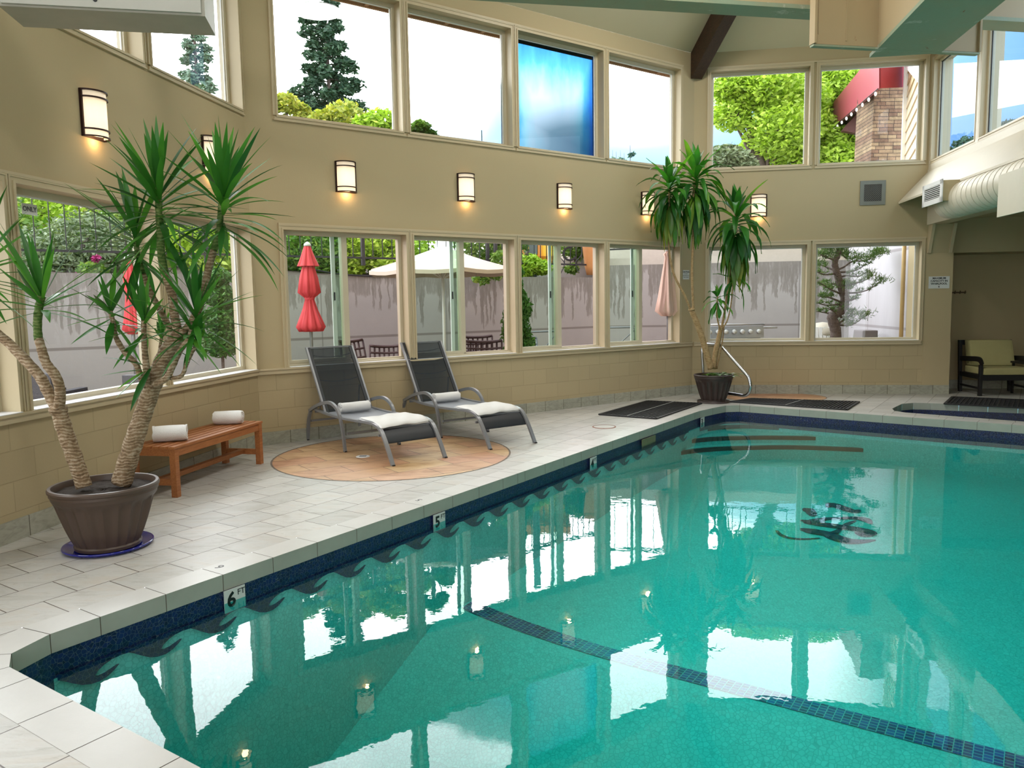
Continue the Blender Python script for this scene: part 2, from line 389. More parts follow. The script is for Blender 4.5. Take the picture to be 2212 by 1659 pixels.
# ================================================================= WALL BUILDER
def wall(name,F,s0,s1,z0,z1,openings,thick,mat,side_mat=None,n0=0.0,label=None):
    ss=sorted({s0,s1,*[o[0] for o in openings],*[o[1] for o in openings]}); zs=sorted({z0,z1,*[o[2] for o in openings],*[o[3] for o in openings]})
    ss=[s for s in ss if s0<=s<=s1]; zs=[z for z in zs if z0<=z<=z1]
    solid=[[not any(o[0]<=(ss[i]+ss[i+1])/2<=o[1] and o[2]<=(zs[j]+zs[j+1])/2<=o[3] for o in openings) for j in range(len(zs)-1)] for i in range(len(ss)-1)]
    m=MB(); S=lambda i,j:0<=i<len(ss)-1 and 0<=j<len(zs)-1 and solid[i][j]
    for i in range(len(ss)-1):
        for j in range(len(zs)-1):
            if not solid[i][j]: continue
            a,b,c,d=ss[i],ss[i+1],zs[j],zs[j+1]; n1=n0+thick
            m.cm=0; m.quad(F(a,n0,c),F(b,n0,c),F(b,n0,d),F(a,n0,d)); m.cm=1; m.quad(F(a,n1,c),F(b,n1,c),F(b,n1,d),F(a,n1,d))
            if not S(i-1,j): m.quad(F(a,n0,c),F(a,n1,c),F(a,n1,d),F(a,n0,d))
            if not S(i+1,j): m.quad(F(b,n0,c),F(b,n1,c),F(b,n1,d),F(b,n0,d))
            if not S(i,j-1): m.quad(F(a,n0,c),F(b,n0,c),F(b,n1,c),F(a,n1,c))
            if not S(i,j+1): m.quad(F(a,n0,d),F(b,n0,d),F(b,n1,d),F(a,n1,d))
    me=bpy.data.meshes.new(name); me.from_pydata(m.v,[],m.f); me.materials.append(mat); me.materials.append(side_mat or M_trim)
    me.polygons.foreach_set('material_index',m.mi); me.update()
    o=bpy.data.objects.new(name,me); link(o); o['kind']='structure'; return o
def st(m,name,mat,**k):
    o=m.build(name,mat,**k); o['kind']='structure'; return o
TH=.22
zL0,zL1,zU0,zU1=.89,2.49,3.77,5.34
LO=[(-1.69,-.06),(-3.41,-1.81),(-5.13,-3.53),(-6.85,-5.25)]
MO=[(.375,1.975),(2.09,3.69),(3.81,5.41),(5.525,7.125)]
BO=[(.26,1.845),(1.985,3.62)]
BOU=[(.27,1.835),(1.985,3.58)]
LOU=[(-1.70,-.08),(-3.42,-1.84),(-5.14,-3.56),(-6.86,-5.28)]
WT=5.65; ZB=.845
LB=[(a,b,.89,2.49) for a,b in LO]
wall('wall_left_lower',WL,-15,0,0,ZB,[],TH,M_blk['L'])
wall('wall_left',WL,-15,0,ZB,WT,[(a,b,zL0,zL1) for a,b in LO]+[(a,b,zU0,zU1) for a,b in LOU],TH,M_wall)
wall('wall_middle_lower',WM,0,7.477,0,ZB,[],TH,M_blk['M'])
wall('wall_middle',WM,0,7.477,ZB,WT,[(a,b,zL0,zL1) for a,b in MO]+[(a,b,zU0,zU1) for a,b in MO],TH,M_wall)
wall('wall_back_lower',WB,0,3.70,0,ZB,[],TH,M_blk['B'])
wall('wall_back',WB,0,3.70,ZB,WT,[(a,b,zL0,zL1) for a,b in BO]+[(a,b,zU0,zU1) for a,b in BOU],TH,M_wall)
m=MB(); m.hexa([WB(3.70,0,0),WB(4.11,0,0),WB(4.11,.85,0),WB(3.70,.85,0),WB(3.70,0,2.75),WB(4.11,0,2.75),WB(4.11,.85,2.75),WB(3.70,.85,2.75)]); st(m,'wall_back_pier',M_wall)
# corner pilaster line of the block wall and pier ledge
m=MB(); m.hexa([WB(3.70,-.012,0),WB(4.115,-.012,0),WB(4.115,.1,0),WB(3.70,.1,0),WB(3.70,-.012,.845),WB(4.115,-.012,.845),WB(4.115,.1,.845),WB(3.70,.1,.845)]); st(m,'trim_20',M_wall)
# right clerestory wall
RO=[(.10,1.70),(1.86,3.45),(3.61,5.2),(5.36,7.0)]
wall('wall_right',WR,0,19,2.75,WT,[(a,b,3.75,5.30) for a,b in RO],.25,M_wall,M_trim)
# room closed behind the camera, unseen, with tall bare openings added to let daylight in
BL=WL(-15); BR=WR(19); dv=Vector((BR.x-BL.x,BR.y-BL.y)); WK=Fr((BR.x,BR.y,0),math.degrees(math.atan2(BL.x-BR.x,BL.y-BR.y)))
wall('wall_camera_side',WK,-3.5,dv.length,0,WT,[(.8+i*2.2,2.7+i*2.2,.9,5.2) for i in range(4)],.2,M_wall)
# alcove under the clerestory
AZ=2.85
AX=WR(0,4.2); 
m=MB(); 
def slab(m,F,s0,s1,n0,n1,z0,z1): m.hexa([F(s0,n0,z0),F(s1,n0,z0),F(s1,n1,z0),F(s0,n1,z0),F(s0,n0,z1),F(s1,n0,z1),F(s1,n1,z1),F(s0,n1,z1)])
slab(m,WB,4.0,9.0,.85,1.05,0,AZ); st(m,'wall_alcove_back',M_wall)
m=MB(); slab(m,WB,4.11,9.0,.12,.85,2.30,AZ); st(m,'wall_alcove_header',M_wall)
m=MB(); slab(m,WR,-1.2,19,4.4,4.6,0,AZ); st(m,'wall_alcove_side',M_wall)
m=MB(); slab(m,WR,-1.2,19,.0,4.6,AZ,AZ+.15); st(m,'ceiling_alcove',M_wall)
# ceiling: planes rising from each wall, flat lid above
SL=.615; ins=3.4; zt=WT+SL*ins
corn=[WL(-15),Vector(LMp),Vector(MBp),Rp.copy(),WR(19)]
corn=[Vector((p.x,p.y)) for p in corn]
def inset(poly,d):
    out=[]; n=len(poly)
    for i in range(n):
        a,b,c=poly[i-1],poly[i],poly[(i+1)%n]
        def ln(p,q): t=(q-p).normalized(); nn=Vector((t.y,-t.x)); return p+nn*d,t
        p1,t1=ln(a,b); p2,t2=ln(b,c); den=t1.x*t2.y-t1.y*t2.x; k=((p2-p1).x*t2.y-(p2-p1).y*t2.x)/den; out.append(p1+t1*k)
    return out
inn=inset(corn,ins)
m=MB(); n_=len(corn)
for i in range(n_):
    a,b=corn[i],corn[(i+1)%n_]; c,d=inn[(i+1)%n_],inn[i]
    m.quad((a.x,a.y,WT),(b.x,b.y,WT),(c.x,c.y,zt),(d.x,d.y,zt))
m.poly([(p.x,p.y,zt) for p in inn])
st(m,'ceiling',M_ceil)
# roof eaves seen through the upper windows
def eave(name,F,s0,s1):
    m=MB(); slab(m,F,s0,s1,TH+.01,TH+.42,5.50,5.54); slab(m,F,s0,s1,TH+.38,TH+.42,5.43,5.66)
    k=s0+.3
    while k<s1-.1: slab(m,F,k,k+.06,TH+.01,TH+.38,5.44,5.50); k+=.6
    st(m,name,M_eave)
eave('roof_eave_middle',WM,-.3,7.9); eave('roof_eave_back',WB,.3,4.2); eave('roof_eave_left',WL,-9,-.2)
# ================================================================= WINDOWS
TR=.10   # casing width
def casing(m,F,s0,s1,z0,z1,wd=.055,side=(1,1),top=True,bot=True):
    """moulded casing round one opening: three stepped strips"""
    for k,(o0,o1,pr) in enumerate(((0,.018,.026),(.018,.042,.016),(.042,wd,.022))):
        if side[0]: slab(m,F,s0-o1,s0-o0,-pr,0,z0 if bot else z0,z1+o1)
        if side[1]: slab(m,F,s1+o0,s1+o1,-pr,0,z0,z1+o1)
        if top: slab(m,F,s0-o0,s1+o0,-pr,0,z1+o0,z1+o1)
        if bot=='full': slab(m,F,s0-o1,s1+o1,-pr,0,z0-o1,z0-o0)
def window(idx,F,s0,s1,z0,z1,style,lab,panes=(M_glass,M_glass),dep=.12,muntin=None):
    root=empty('window_%d'%idx,F.m((s0+s1)/2,0,z0)); root['kind']='structure'; I=root.matrix_world.inverted()
    def bl(m,name,mat): 
        m.v=[tuple(I@Vector(p)) for p in m.v]; return m.build(name,mat,root)
    c=MB(); casing(c,F,s0,s1,z0,z1,bot='full' if style!='slide' else True); bl(c,'casing',M_trim)
    f=MB(); w=.045; n0,n1=dep,dep+.07
    mid=(s0+s1)/2
    for (a,b,cc,d) in ((s0,s0+w,z0,z1),(s1-w,s1,z0,z1),(s0+w,s1-w,z0,z0+w),(s0+w,s1-w,z1-w,z1)): slab(f,F,a,b,n0,n1,cc,d)
    if style=='slide':
        # two sashes, the left one in front with a wide meeting stile
        slab(f,F,mid-.035,mid+.035,n0-.02,n1,z0+w,z1-w); slab(f,F,s0,mid,n0-.03,n0,z0,z0+.075); slab(f,F,s0+w,s0+.085,n0+.01,n1-.01,z0+w,z1-w)
        slab(f,F,s0,s1,n0-.055,n0-.03,z0,z0+.03)
    bl(f,'window_frame',M_vinyl)
    if style=='slide':
        q=MB(); slab(q,F,mid-.15,mid-.10,n0+.045,n0+.065,z0+w,z1-w); bl(q,'sash_stile',M_white)
        q=MB(); slab(q,F,mid-.10,mid-.03,n0+.05,n0+.06,z0+w,z1-w); bl(q,'screen_gap',M_glassg)
        q=MB(); slab(q,F,mid-.13,mid-.118,n0+.03,n0+.045,z0+.78,z0+.88); bl(q,'latch',M_black)
    g=MB(); g.quad(F(s0+w,n0+.035,z0+w),F(mid,n0+.035,z0+w),F(mid,n0+.035,z1-w),F(s0+w,n0+.035,z1-w))
    if style=='slide':
        bl(g,'glass_pane',panes[0]); g=MB(); g.quad(F(mid,n0+.04,z0+w),F(s1-w,n0+.04,z0+w),F(s1-w,n0+.04,z1-w),F(mid,n0+.04,z1-w)); bl(g,'glass_pane',panes[1])
    else:
        g=MB(); g.quad(F(s0+w,n0+.035,z0+w),F(s1-w,n0+.035,z0+w),F(s1-w,n0+.035,z1-w),F(s0+w,n0+.035,z1-w)); bl(g,'glass_pane',panes[0])
        k=MB()
        for (a,b,cc,d) in ((s0+w,s0+w+.012,z0+w,z1-w),(s1-w-.012,s1-w,z0+w,z1-w),(s0+w,s1-w,z1-w-.012,z1-w)): slab(k,F,a,b,n0+.02,n0+.032,cc,d)
        bl(k,'gasket',M_black if style=='dark' else M_white)
    return root
wi=0
for a,b in MO: wi+=1; window(wi,WM,a,b,zL0,zL1,'slide','',(M_glassg,M_glassp))
for k,(a,b) in enumerate(MO): wi+=1; window(wi,WM,a,b,zU0,zU1,'fix','',((M_glass,M_haze,M_fog,M_glass)[k],),dep=.11)
for a,b in LO: wi+=1; window(wi,WL,a,b,zL0,zL1,'fix','',(M_glass,))
for a,b in LOU: wi+=1; window(wi,WL,a,b,zU0,zU1,'fix','',(M_glass,))
for a,b in BO: wi+=1; window(wi,WB,a,b,zL0,zL1,'fix','',(M_glass,),dep=.11)
for a,b in BOU: wi+=1; window(wi,WB,a,b,zU0,zU1,'fix','',(M_glass,),dep=.11)
for a,b in RO: wi+=1; window(wi,WR,a,b,3.75,5.30,'dark','',(M_glassb,),dep=.05)
# stools, sill boards and head trims that run past several windows
def sillrun(i,F,s0,s1,wins,slo=.045):
    m=MB(); slab(m,F,s0,s1,-.03,0,.825,.875); slab(m,F,s0,s1,-.045,0,.872,.892); st(m,'trim_%d'%i,M_trim)
    m=MB()
    for a,b in wins: slab(m,F,a+.001,b-.001,-.046,.12,.8925,.897)
    st(m,'trim_%d'%(i+1),M_sill)
sillrun(1,WL,-15,-.0,LO); sillrun(3,WM,0,7.45,MO); sillrun(5,WB,.03,3.66,BO)
for i,(F,s0,s1,z) in enumerate(((WM,.32,7.19,2.545),(WB,.20,3.68,2.545),(WL,-7,0.0,2.545),(WM,.32,7.19,5.395),(WB,.21,3.64,5.395))):
    m=MB(); slab(m,F,s0,s1,-.024,0,z-.001,z+.02); st(m,'trim_%d'%(7+i),M_trim)
m=MB(); slab(m,WR,0,19,-.02,0,3.62,3.70); slab(m,WR,0,19,-.03,0,3.585,3.62); st(m,'trim_12',M_trimw)
m=MB()
for a in (1.73,3.48,5.23): slab(m,WR,a,a+.10,-.02,0,3.70,5.36)
slab(m,WR,0,.07,-.02,0,3.70,5.36)
st(m,'trim_13',M_trimw)
# baseboards
for nm,F,s0,s1,h in (('left',WL,-15,0,.15),('middle',WM,0,7.477,.15),('back',WB,0,4.12,.15)):
    m=MB(); slab(m,F,s0,s1,-.013,0,0,h); st(m,'baseboard_'+nm,basetile('base_tile_'+nm,F))
m=MB(); slab(m,WB,4.11,9.0,.837,.85,0,.15); st(m,'baseboard_alcove',basetile('base_tile_alcove',WB))
# ================================================================= POOL
from mathutils.geometry import delaunay_2d_cdt
WZ=-.175
V2=lambda u,v: Vector(poolpt(u,v))
fd=Vector((math.sin(math.radians(128.8)),math.cos(math.radians(128.8))))
fp0=Vector((3.46,11.74)); 
# where the far edge meets the right-hand side (v=4.4)
ud=Vector((PO.d.x,PO.d.y)); vd=Vector((-PO.l.x,-PO.l.y))
kk=(4.4-fp0.dot(vd))/fd.dot(vd); far_r=fp0+fd*kk
pool_edge=[V2(1.507,4.4),V2(1.507,-3.79),V2(1.575,-3.93),V2(1.784,-4.005),V2(6.0,-4.012),V2(10.60,-4.02),Vector((2.72,11.19)),Vector((2.98,11.47)),Vector((3.24,11.72)),fp0,far_r]
def offs(poly,d):
    """outward offset of a closed polygon"""
    area=sum(poly[i-1].x*poly[i].y-poly[i].x*poly[i-1].y for i in range(len(poly))); sg=1 if area>0 else -1
    out=[]; n=len(poly)
    for i in range(n):
        a,b,c=poly[i-1],poly[i],poly[(i+1)%n]; t1=(b-a).normalized(); t2=(c-b).normalized()
        n1=Vector((t1.y,-t1.x))*sg; n2=Vector((t2.y,-t2.x))*sg; k=n1+n2; k=k/(1+n1.dot(n2)); out.append(b+k*d)
    return out
CW=.212
cop_out=offs(pool_edge,CW)
spa_edge=[Vector(p) for p in ((5.40,10.90),(5.48,11.12),(5.86,11.60),(6.08,11.69),(6.30,11.62),(7.45,11.05),(8.75,10.1),(8.15,8.65),(7.6,8.75),(5.46,10.72))]
def pip(p,poly):
    c=False; n=len(poly); j=n-1
    for i in range(n):
        a,b=poly[i],poly[j]
        if (a.y>p.y)!=(b.y>p.y) and p.x<(b.x-a.x)*(p.y-a.y)/(b.y-a.y)+a.x: c=not c
        j=i
    return c
# --- deck surface
rm=[Vector((p.x,p.y)) for p in (WL(-15),Vector(LMp),Vector(MBp),WB(4.11),WB(4.11,.85),WB(8.4,.85),WR(3,4.4),WR(19,4.4),WR(19),)]
rm[5]=Vector((WB(8.4,.85).x,WB(8.4,.85).y))
med=[Vector((-1.29+1.25*math.cos(2*PI*i/72),8.25+1.25*math.sin(2*PI*i/72))) for i in range(72)]
med2=[Vector((4.30+.80*math.cos(2*PI*i/48),12.62+.62*math.sin(2*PI*i/48))) for i in range(48)]
mit=[cop_out[1],V2(-6,-11.6)]  # mitre line between the two tile directions
loops=[rm,cop_out,spa_edge,med,med2]
vs=[];es=[]
for lp in loops:
    b=len(vs); vs+=lp; es+=[(b+i,b+(i+1)%len(lp)) for i in range(len(lp))]
b=len(vs); vs+=mit; es.append((b,b+1))
rv,re,rf,_,_,_=delaunay_2d_cdt(vs,es,[],0,1e-5)
deck=MB(); 
deck.v=[(p.x,p.y,0) for p in rv]
o1=cop_out[1]; md=(mit[1]-mit[0])
for f in rf:
    c=sum((rv[i] for i in f),Vector((0,0)))/len(f)
    if not pip(c,rm) or pip(c,cop_out) or pip(c,spa_edge): continue
    u=c.dot(ud); v=c.dot(vd)
    inm=pip(c,med) or pip(c,med2)
    near=md.x*(c.y-o1.y)-md.y*(c.x-o1.x)>0 and u<1.6
    deck.f.append(tuple(f)); deck.mi.append(2 if inm else (1 if near else 0))
me=bpy.data.meshes.new('floor'); me.from_pydata(deck.v,[],deck.f)
for mm in (M_deck,M_deckv,M_med): me.materials.append(mm)
me.polygons.foreach_set('material_index',deck.mi); me.update()
bm=bmesh.new(); bm.from_mesh(me)
for f in bm.faces:
    if f.normal.z<0: f.normal_flip()
bm.to_mesh(me); bm.free()
o=bpy.data.objects.new('floor',me); link(o); o['kind']='structure'
for nm,lp,i in (('floor_inlay_ring',med,0),('floor_inlay_ring',med2,1)):
    c=sum(lp,Vector((0,0)))/len(lp); m=MB()
    for j in range(len(lp)):
        a,b=lp[j],lp[(j+1)%len(lp)]; a2=c+(a-c)*1.012; b2=c+(b-c)*1.012; a0=c+(a-c)*.997; b0=c+(b-c)*.997
        m.quad((a0.x,a0.y,.0015),(b0.x,b0.y,.0015),(b2.x,b2.y,.0015),(a2.x,a2.y,.0015))
    st(m,nm,M_grout)
m=MB(); m.box(-14,20,-14,-.9,-2.5,-2.4); st(m,'floor_slab',M_grout)
# --- coping: separate tiles with joints, top and front face
def coping(name,edge,out,starts,step,w=.0045,zf=-.10):
    mt=MB(); n=len(edge)
    for i in range(n):
        a,b=edge[i],edge[(i+1)%n]; oa,ob=out[i],out[(i+1)%n]; L=(b-a).length
        if starts[i] is None: cuts=[0,L]
        else:
            cuts=[0]; k=starts[i]
            while k<L-.04:
                if k>.04: cuts.append(k)
                k+=step
            cuts.append(L)
        t=(b-a)/L
        for c0,c1 in zip(cuts[:-1],cuts[1:]):
            g0=c0+w/2; g1=c1-w/2
            def op(c):
                if c<=w: return oa+(b-a)*0+t*w/2
                if c>=L-w: return ob-t*w/2
                p=a+t*c; nrm=Vector((t.y,-t.x)); 
                if nrm.dot(oa-a)<0: nrm=-nrm
                return p+nrm*CW
            p0,p1=a+t*g0,a+t*g1; q0,q1=op(g0),op(g1)
            mt.cm=0; mt.quad((p0.x,p0.y,.001),(p1.x,p1.y,.001),(q1.x,q1.y,.001),(q0.x,q0.y,.001))
            mt.cm=1; mt.quad((p0.x,p0.y,.001),(p1.x,p1.y,.001),(p1.x,p1.y,zf),(p0.x,p0.y,zf))
    mt.cm=2; 
    for i in range(n):
        a,b=edge[i],edge[(i+1)%n]; oa,ob=out[i],out[(i+1)%n]
        mt.quad((a.x,a.y,-.002),(b.x,b.y,-.002),(ob.x,ob.y,-.002),(oa.x,oa.y,-.002))
    inner=offs(edge,.003)
    for i in range(n):
        a,b=inner[i],inner[(i+1)%n]; mt.quad((a.x,a.y,-.001),(b.x,b.y,-.001),(b.x,b.y,zf),(a.x,a.y,zf))
    o=mt.build(name,None,mats=[M_cop,M_copf,M_grout]); o['kind']='structure'; return o
L0=(pool_edge[1]-pool_edge[0]).length
st0=[None]*len(pool_edge)
st0[0]=(L0-( -2.854+3.79))%.372
st0[3]=(2.035-1.784)%.372; st0[4]=(2.035+.372*11-6.0)%.372; st0[5]=.2; st0[6]=None; st0[9]=.16; st0[10]=.2
coping('pool_coping',pool_edge,cop_out,st0,.372)
spa_out=offs(spa_edge,.004)
def spacoping():
    m=MB(); n=len(spa_edge)
    for i in range(n):
        a,b=spa_edge[i],spa_edge[(i+1)%n]; L=(b-a).length; t=(b-a)/L; k=0
        while k<L-.02:
            e=min(L,k+.372); p=a+t*(k+.002); q=a+t*(e-.002); m.quad((p.x,p.y,.001),(q.x,q.y,.001),(q.x,q.y,-.10),(p.x,p.y,-.10)); k=e
    st(m,'spa_coping',M_copf)
spacoping()
# --- basin walls
def ring(name,edge,z0,z1,mat,off=.004):
    e=offs(edge,off); m=MB()
    for i in range(len(e)):
        a,b=e[i],e[(i+1)%len(e)]; m.quad((a.x,a.y,z0),(b.x,b.y,z0),(b.x,b.y,z1),(a.x,a.y,z1))
    return st(m,name,mat)
ring('pool_mosaic_band',pool_edge,-.10,-.235,M_blue)
ring('pool_wall_lining',pool_edge,-.235,-2.1,M_teal)
ring('spa_mosaic_band',spa_edge,-.10,-.8,M_blue,.005)
m=MB(); m.poly([(p.x,p.y,-.75) for p in spa_edge]); st(m,'spa_floor',M_blue)
m=MB(); m.prism([(p.x,p.y) for p in offs(spa_edge,.05)],-.80,-.17); st(m,'spa_water',M_water)
# wave border of the mosaic along the long side
def wavestrip():
    m=MB(); per=.37; Pn=3.997
    base=[(0,-.245),(.03,-.262),(.07,-.29),(.115,-.318),(.16,-.333),(.21,-.337),(.255,-.325),(.29,-.305),(.315,-.285),(.30,-.281),(.27,-.290),(.235,-.300),(.20,-.302),(.185,-.296),(.20,-.278),(.235,-.258),(.275,-.246),(.32,-.241),(.37,-.245)]
    k=0; u=1.80
    while u<10.3:
        pts=[P(u+a,-Pn,z) for a,z in base]+[P(u+per,-Pn,-.22),P(u,-Pn,-.22)]
        m.poly(pts); u+=per
    o=st(m,'pool_wave_border',M_blue)
wavestrip()
m=MB(); 
for a,b in ((pool_edge[0],pool_edge[1]),(pool_edge[9],pool_edge[10])):
    e=offs(pool_edge,-.002)
e=offs(pool_edge,-.002)
for i in (0,1,2,6,7,8,9,10):
    a,b=e[i],e[(i+1)%len(e)]; m.quad((a.x,a.y,-.23),(b.x,b.y,-.23),(b.x,b.y,-.30),(a.x,a.y,-.30))
st(m,'pool_mosaic_foot',M_blue)
# --- floor of the pool (deep end nearest)
def fz(u):
    if u<3.2: return -1.75
    if u<4.75: return -1.75+.75*(u-3.2)/1.55
    if u<5.0: return -1.0
    if u<9.2: return -1.0+.26*(u-5.0)/4.2
    return -.74+.03*(u-9.2)
m=MB(); us=[1.3,3.2,4.75,5.0,6.4,7.8,9.2,11,17]
for a,b in zip(us[:-1],us[1:]): m.quad(P(a,-4.2,fz(a)),P(b,-4.2,fz(b)),P(b,4.5,fz(b)),P(a,4.5,fz(a)))
st(m,'pool_floor',M_teal)
m=MB(); N=24
for i in range(N):
    v0=-3.99+8.3*i/N; v1=-3.99+8.3*(i+1)/N
    def uc(v): return 4.955+ (.06*max(0,-v-2.2)**2)
    m.quad(P(uc(v0)-.085,v0,fz(uc(v0)-.085)+.006),P(uc(v1)-.085,v1,fz(uc(v1)-.085)+.006),P(uc(v1)+.085,v1,fz(uc(v1)+.085)+.006),P(uc(v0)+.085,v0,fz(uc(v0)+.085)+.006))
st(m,'pool_floor_line',M_line)
# steam logo on the pool floor
def ribbon(m,pts,ws,zoff=.006,sm=6):
    Q=[flo(x,y,-.8) for x,y in pts]; Q=[Vector((q.x,q.y,fz(Vector((q.x,q.y)).dot(ud))+zoff)) for q in Q]
    # stretch to the true floor
    path=smoothpath(Q,sm); n=len(path)
    for i in range(n-1):
        f0=i/(n-1)*(len(ws)-1); f1=(i+1)/(n-1)*(len(ws)-1)
        def wv(f): k=min(int(f),len(ws)-2); return ws[k]+(ws[k+1]-ws[k])*(f-k)
        t=(path[min(i+1,n-1)]-path[max(i-1,0)]); t.z=0; t.normalize(); t2=(path[min(i+2,n-1)]-path[i]); t2.z=0; t2.normalize()
        a=Vector((-t.y,t.x,0))*wv(f0)/2; b=Vector((-t2.y,t2.x,0))*wv(f1)/2
        m.quad(path[i]-a,path[i]+a,path[i+1]+b,path[i+1]-b)
def cpx(pts): return [(1660+x*.2362,1070+y*.2362) for x,y in pts]
m=MB()
ribbon(m,cpx([(75,318),(110,350),(200,378),(330,388),(470,385)]),[.03,.05,.05,.04,.02])
ribbon(m,cpx([(325,180),(360,165),(400,205),(380,215)]),[.02,.14,.10,.02])
ribbon(m,cpx([(535,155),(580,135),(640,150),(720,175),(790,190),(835,180)]),[.02,.16,.14,.14,.12,.02])
ribbon(m,cpx([(290,245),(400,258),(520,240),(660,240),(780,240),(880,255),(940,290)]),[.03,.16,.08,.07,.10,.14,.02])
ribbon(m,cpx([(320,262),(450,275),(600,295),(720,312),(830,330),(910,345),(930,362),(860,370),(790,350)]),[.05,.15,.15,.15,.16,.14,.12,.12,.02])
ribbon(m,cpx([(290,310),(400,330),(540,355),(620,385),(720,410),(830,418),(980,412)]),[.05,.18,.16,.18,.18,.12,.02])
ribbon(m,cpx([(600,350),(640,330),(720,285),(800,262)]),[.10,.05,.06,.02])
st(m,'pool_floor_emblem',M_blue)
# steps under water in the far corner
for k,(pl_,z) in enumerate((([(2.66,11.22),(3.1,11.50),(3.5,11.56),(3.95,11.36)],-.28),([(2.36,10.86),(2.9,11.10),(3.6,11.15),(4.35,11.03)],-.38),([(2.10,10.50),(2.7,10.80),(3.3,10.90),(4.0,10.88),(4.85,10.62)],-.48))):
    m=MB(); sp=[Vector((p.x,p.y)) for p in smoothpath([(x,y,0) for x,y in pl_],6)]
    pts=sp+[Vector((4.9,11.9)),Vector((2.2,11.9)),Vector((1.9,11.0))]
    m.cm=0; m.prism([(p.x,p.y) for p in pts],-1.0,z); m.cm=1
    for i in range(len(sp)-1):
        a,b=sp[i],sp[i+1]; up_=Vector((0,.06)); m.quad((a.x,a.y-.003,z+.003),(b.x,b.y-.003,z+.003),(b.x,b.y+.06,z+.003),(a.x,a.y+.06,z+.003)); m.quad((a.x,a.y-.004,z),(b.x,b.y-.004,z),(b.x,b.y-.004,z-.05),(a.x,a.y-.004,z-.05))
    o=m.build('pool_step',None,mats=[M_teal,plain('step_nosing',(.07,.06,.06),.6)]); o['kind']='structure'
m=MB(); wp=offs(pool_edge,.05); m.prism([(p.x,p.y) for p in wp],-2.2,WZ); st(m,'pool_water',M_water)
# ================================================================= LETTERING
def text(s,size,mat,M,parent=None,name='lettering',bold=False,align='CENTER',sx=1.0,ext=.0006):
    cu=bpy.data.curves.new('t','FONT'); cu.body=s; cu.size=size; cu.align_x=align; cu.align_y='CENTER'; cu.extrude=ext; cu.resolution_u=3
    if bold: cu.offset=size*.028
    o=bpy.data.objects.new('t',cu); dg=bpy.context.evaluated_depsgraph_get(); C.objects.link(o); bpy.context.view_layer.update(); dg.update()
    me=bpy.data.meshes.new_from_object(o.evaluated_get(dg)); bpy.data.objects.remove(o); bpy.data.curves.remove(cu)
    me.transform(M@Matrix.Diagonal((sx,1,1,1))); me.materials.clear(); me.materials.append(mat); me.name=name
    q=bpy.data.objects.new(name,me); return link(q,parent)
M_ink=plain('black_ink',(.006,.006,.007),.5); M_signw=plain('sign_white',(.62,.64,.62),.4,var=.02); M_aqua=plain('aqua_glaze',(.05,.42,.42),.25)
M_greyink=plain('faded_ink',(.12,.12,.13),.6)
def facing(F,s,n,z):
    """local x runs along s (to the right for someone in the room), local y up, local z into the room"""
    M=Matrix((F.d,Vector((0,0,1)),-F.l)).transposed().to_4x4(); M.translation=F(s,n,z); return M
def depth_tile(u,num,lab):
    root=empty('depth_marker',P(u,-3.995,-.10),lab,'depth marker','depth markers in the blue mosaic band')
    F=Fr(P(u,-3.994),34.08); F=Fr((F.o.x-P(u,-3.995).x,F.o.y-P(u,-3.995).y,0),34.08)
    m=MB(); slab(m,F,-.075,.075,0,.004,-.138,0); m.build('tile',M_signw,root)
    m=MB(); slab(m,F,-.075,.075,-.0006,0,-.138,-.078); m.build('tile_lower_band',M_aqua,root)
    text(num,.125,M_ink,facing(F,-.025,-.0012,-.068),root,'numeral',True)
    if num!='3': text('FT',.052,M_ink,facing(F,.046,-.0012,-.034),root,'unit_lettering')
def uof(x,y):
    d=ray(x,y); n=Vector((PO.l.x,PO.l.y,0)); t=(4.0)/ (n.dot(d)); p=Vector((0,0,EYE))+d*t; return Vector((p.x,p.y)).dot(ud)
depth_tile(uof(506,1288),'6','white and aqua tile reading 6 FT, nearest the camera below the potted yucca')
depth_tile(uof(948,1122),'5','white and aqua tile reading 5 FT in the mosaic, in front of the nearer lounger')
depth_tile(uof(1281,995),'4','white and aqua tile reading 4 FT in the mosaic before the round deck lid')
depth_tile(uof(1517,908),'3','small tile with a 3 near the submerged corner steps')
for (x,y,ch,lab) in ((475,1224,'6','faded grey numeral on the deck edge in front of the potted yucca'),(905,1080,'5','faded grey numeral on the deck edge in front of the sun loungers')):
    p=flo(x,y,.0015); M=Matrix.Translation(p)@Matrix.Rotation(PI/2-A34+PI*.5,4,'Z')
    q=text(ch,.085,M_greyink,Matrix.Identity(4),None,'deck_numeral',sx=1.1); q.matrix_world=M; tag(q,lab,'painted number')
# wall inlet under the coping
m=MB(); F=PO; slab(m,F,uof(1386,943),uof(1415,932),3.992,4.0,-.19,-.105); q=m.build('skimmer_inlet',plain('skimmer_beige',(.20,.19,.10),.6)); tag(q,'olive skimmer opening under the coping beyond the 4 FT tile','skimmer inlet')
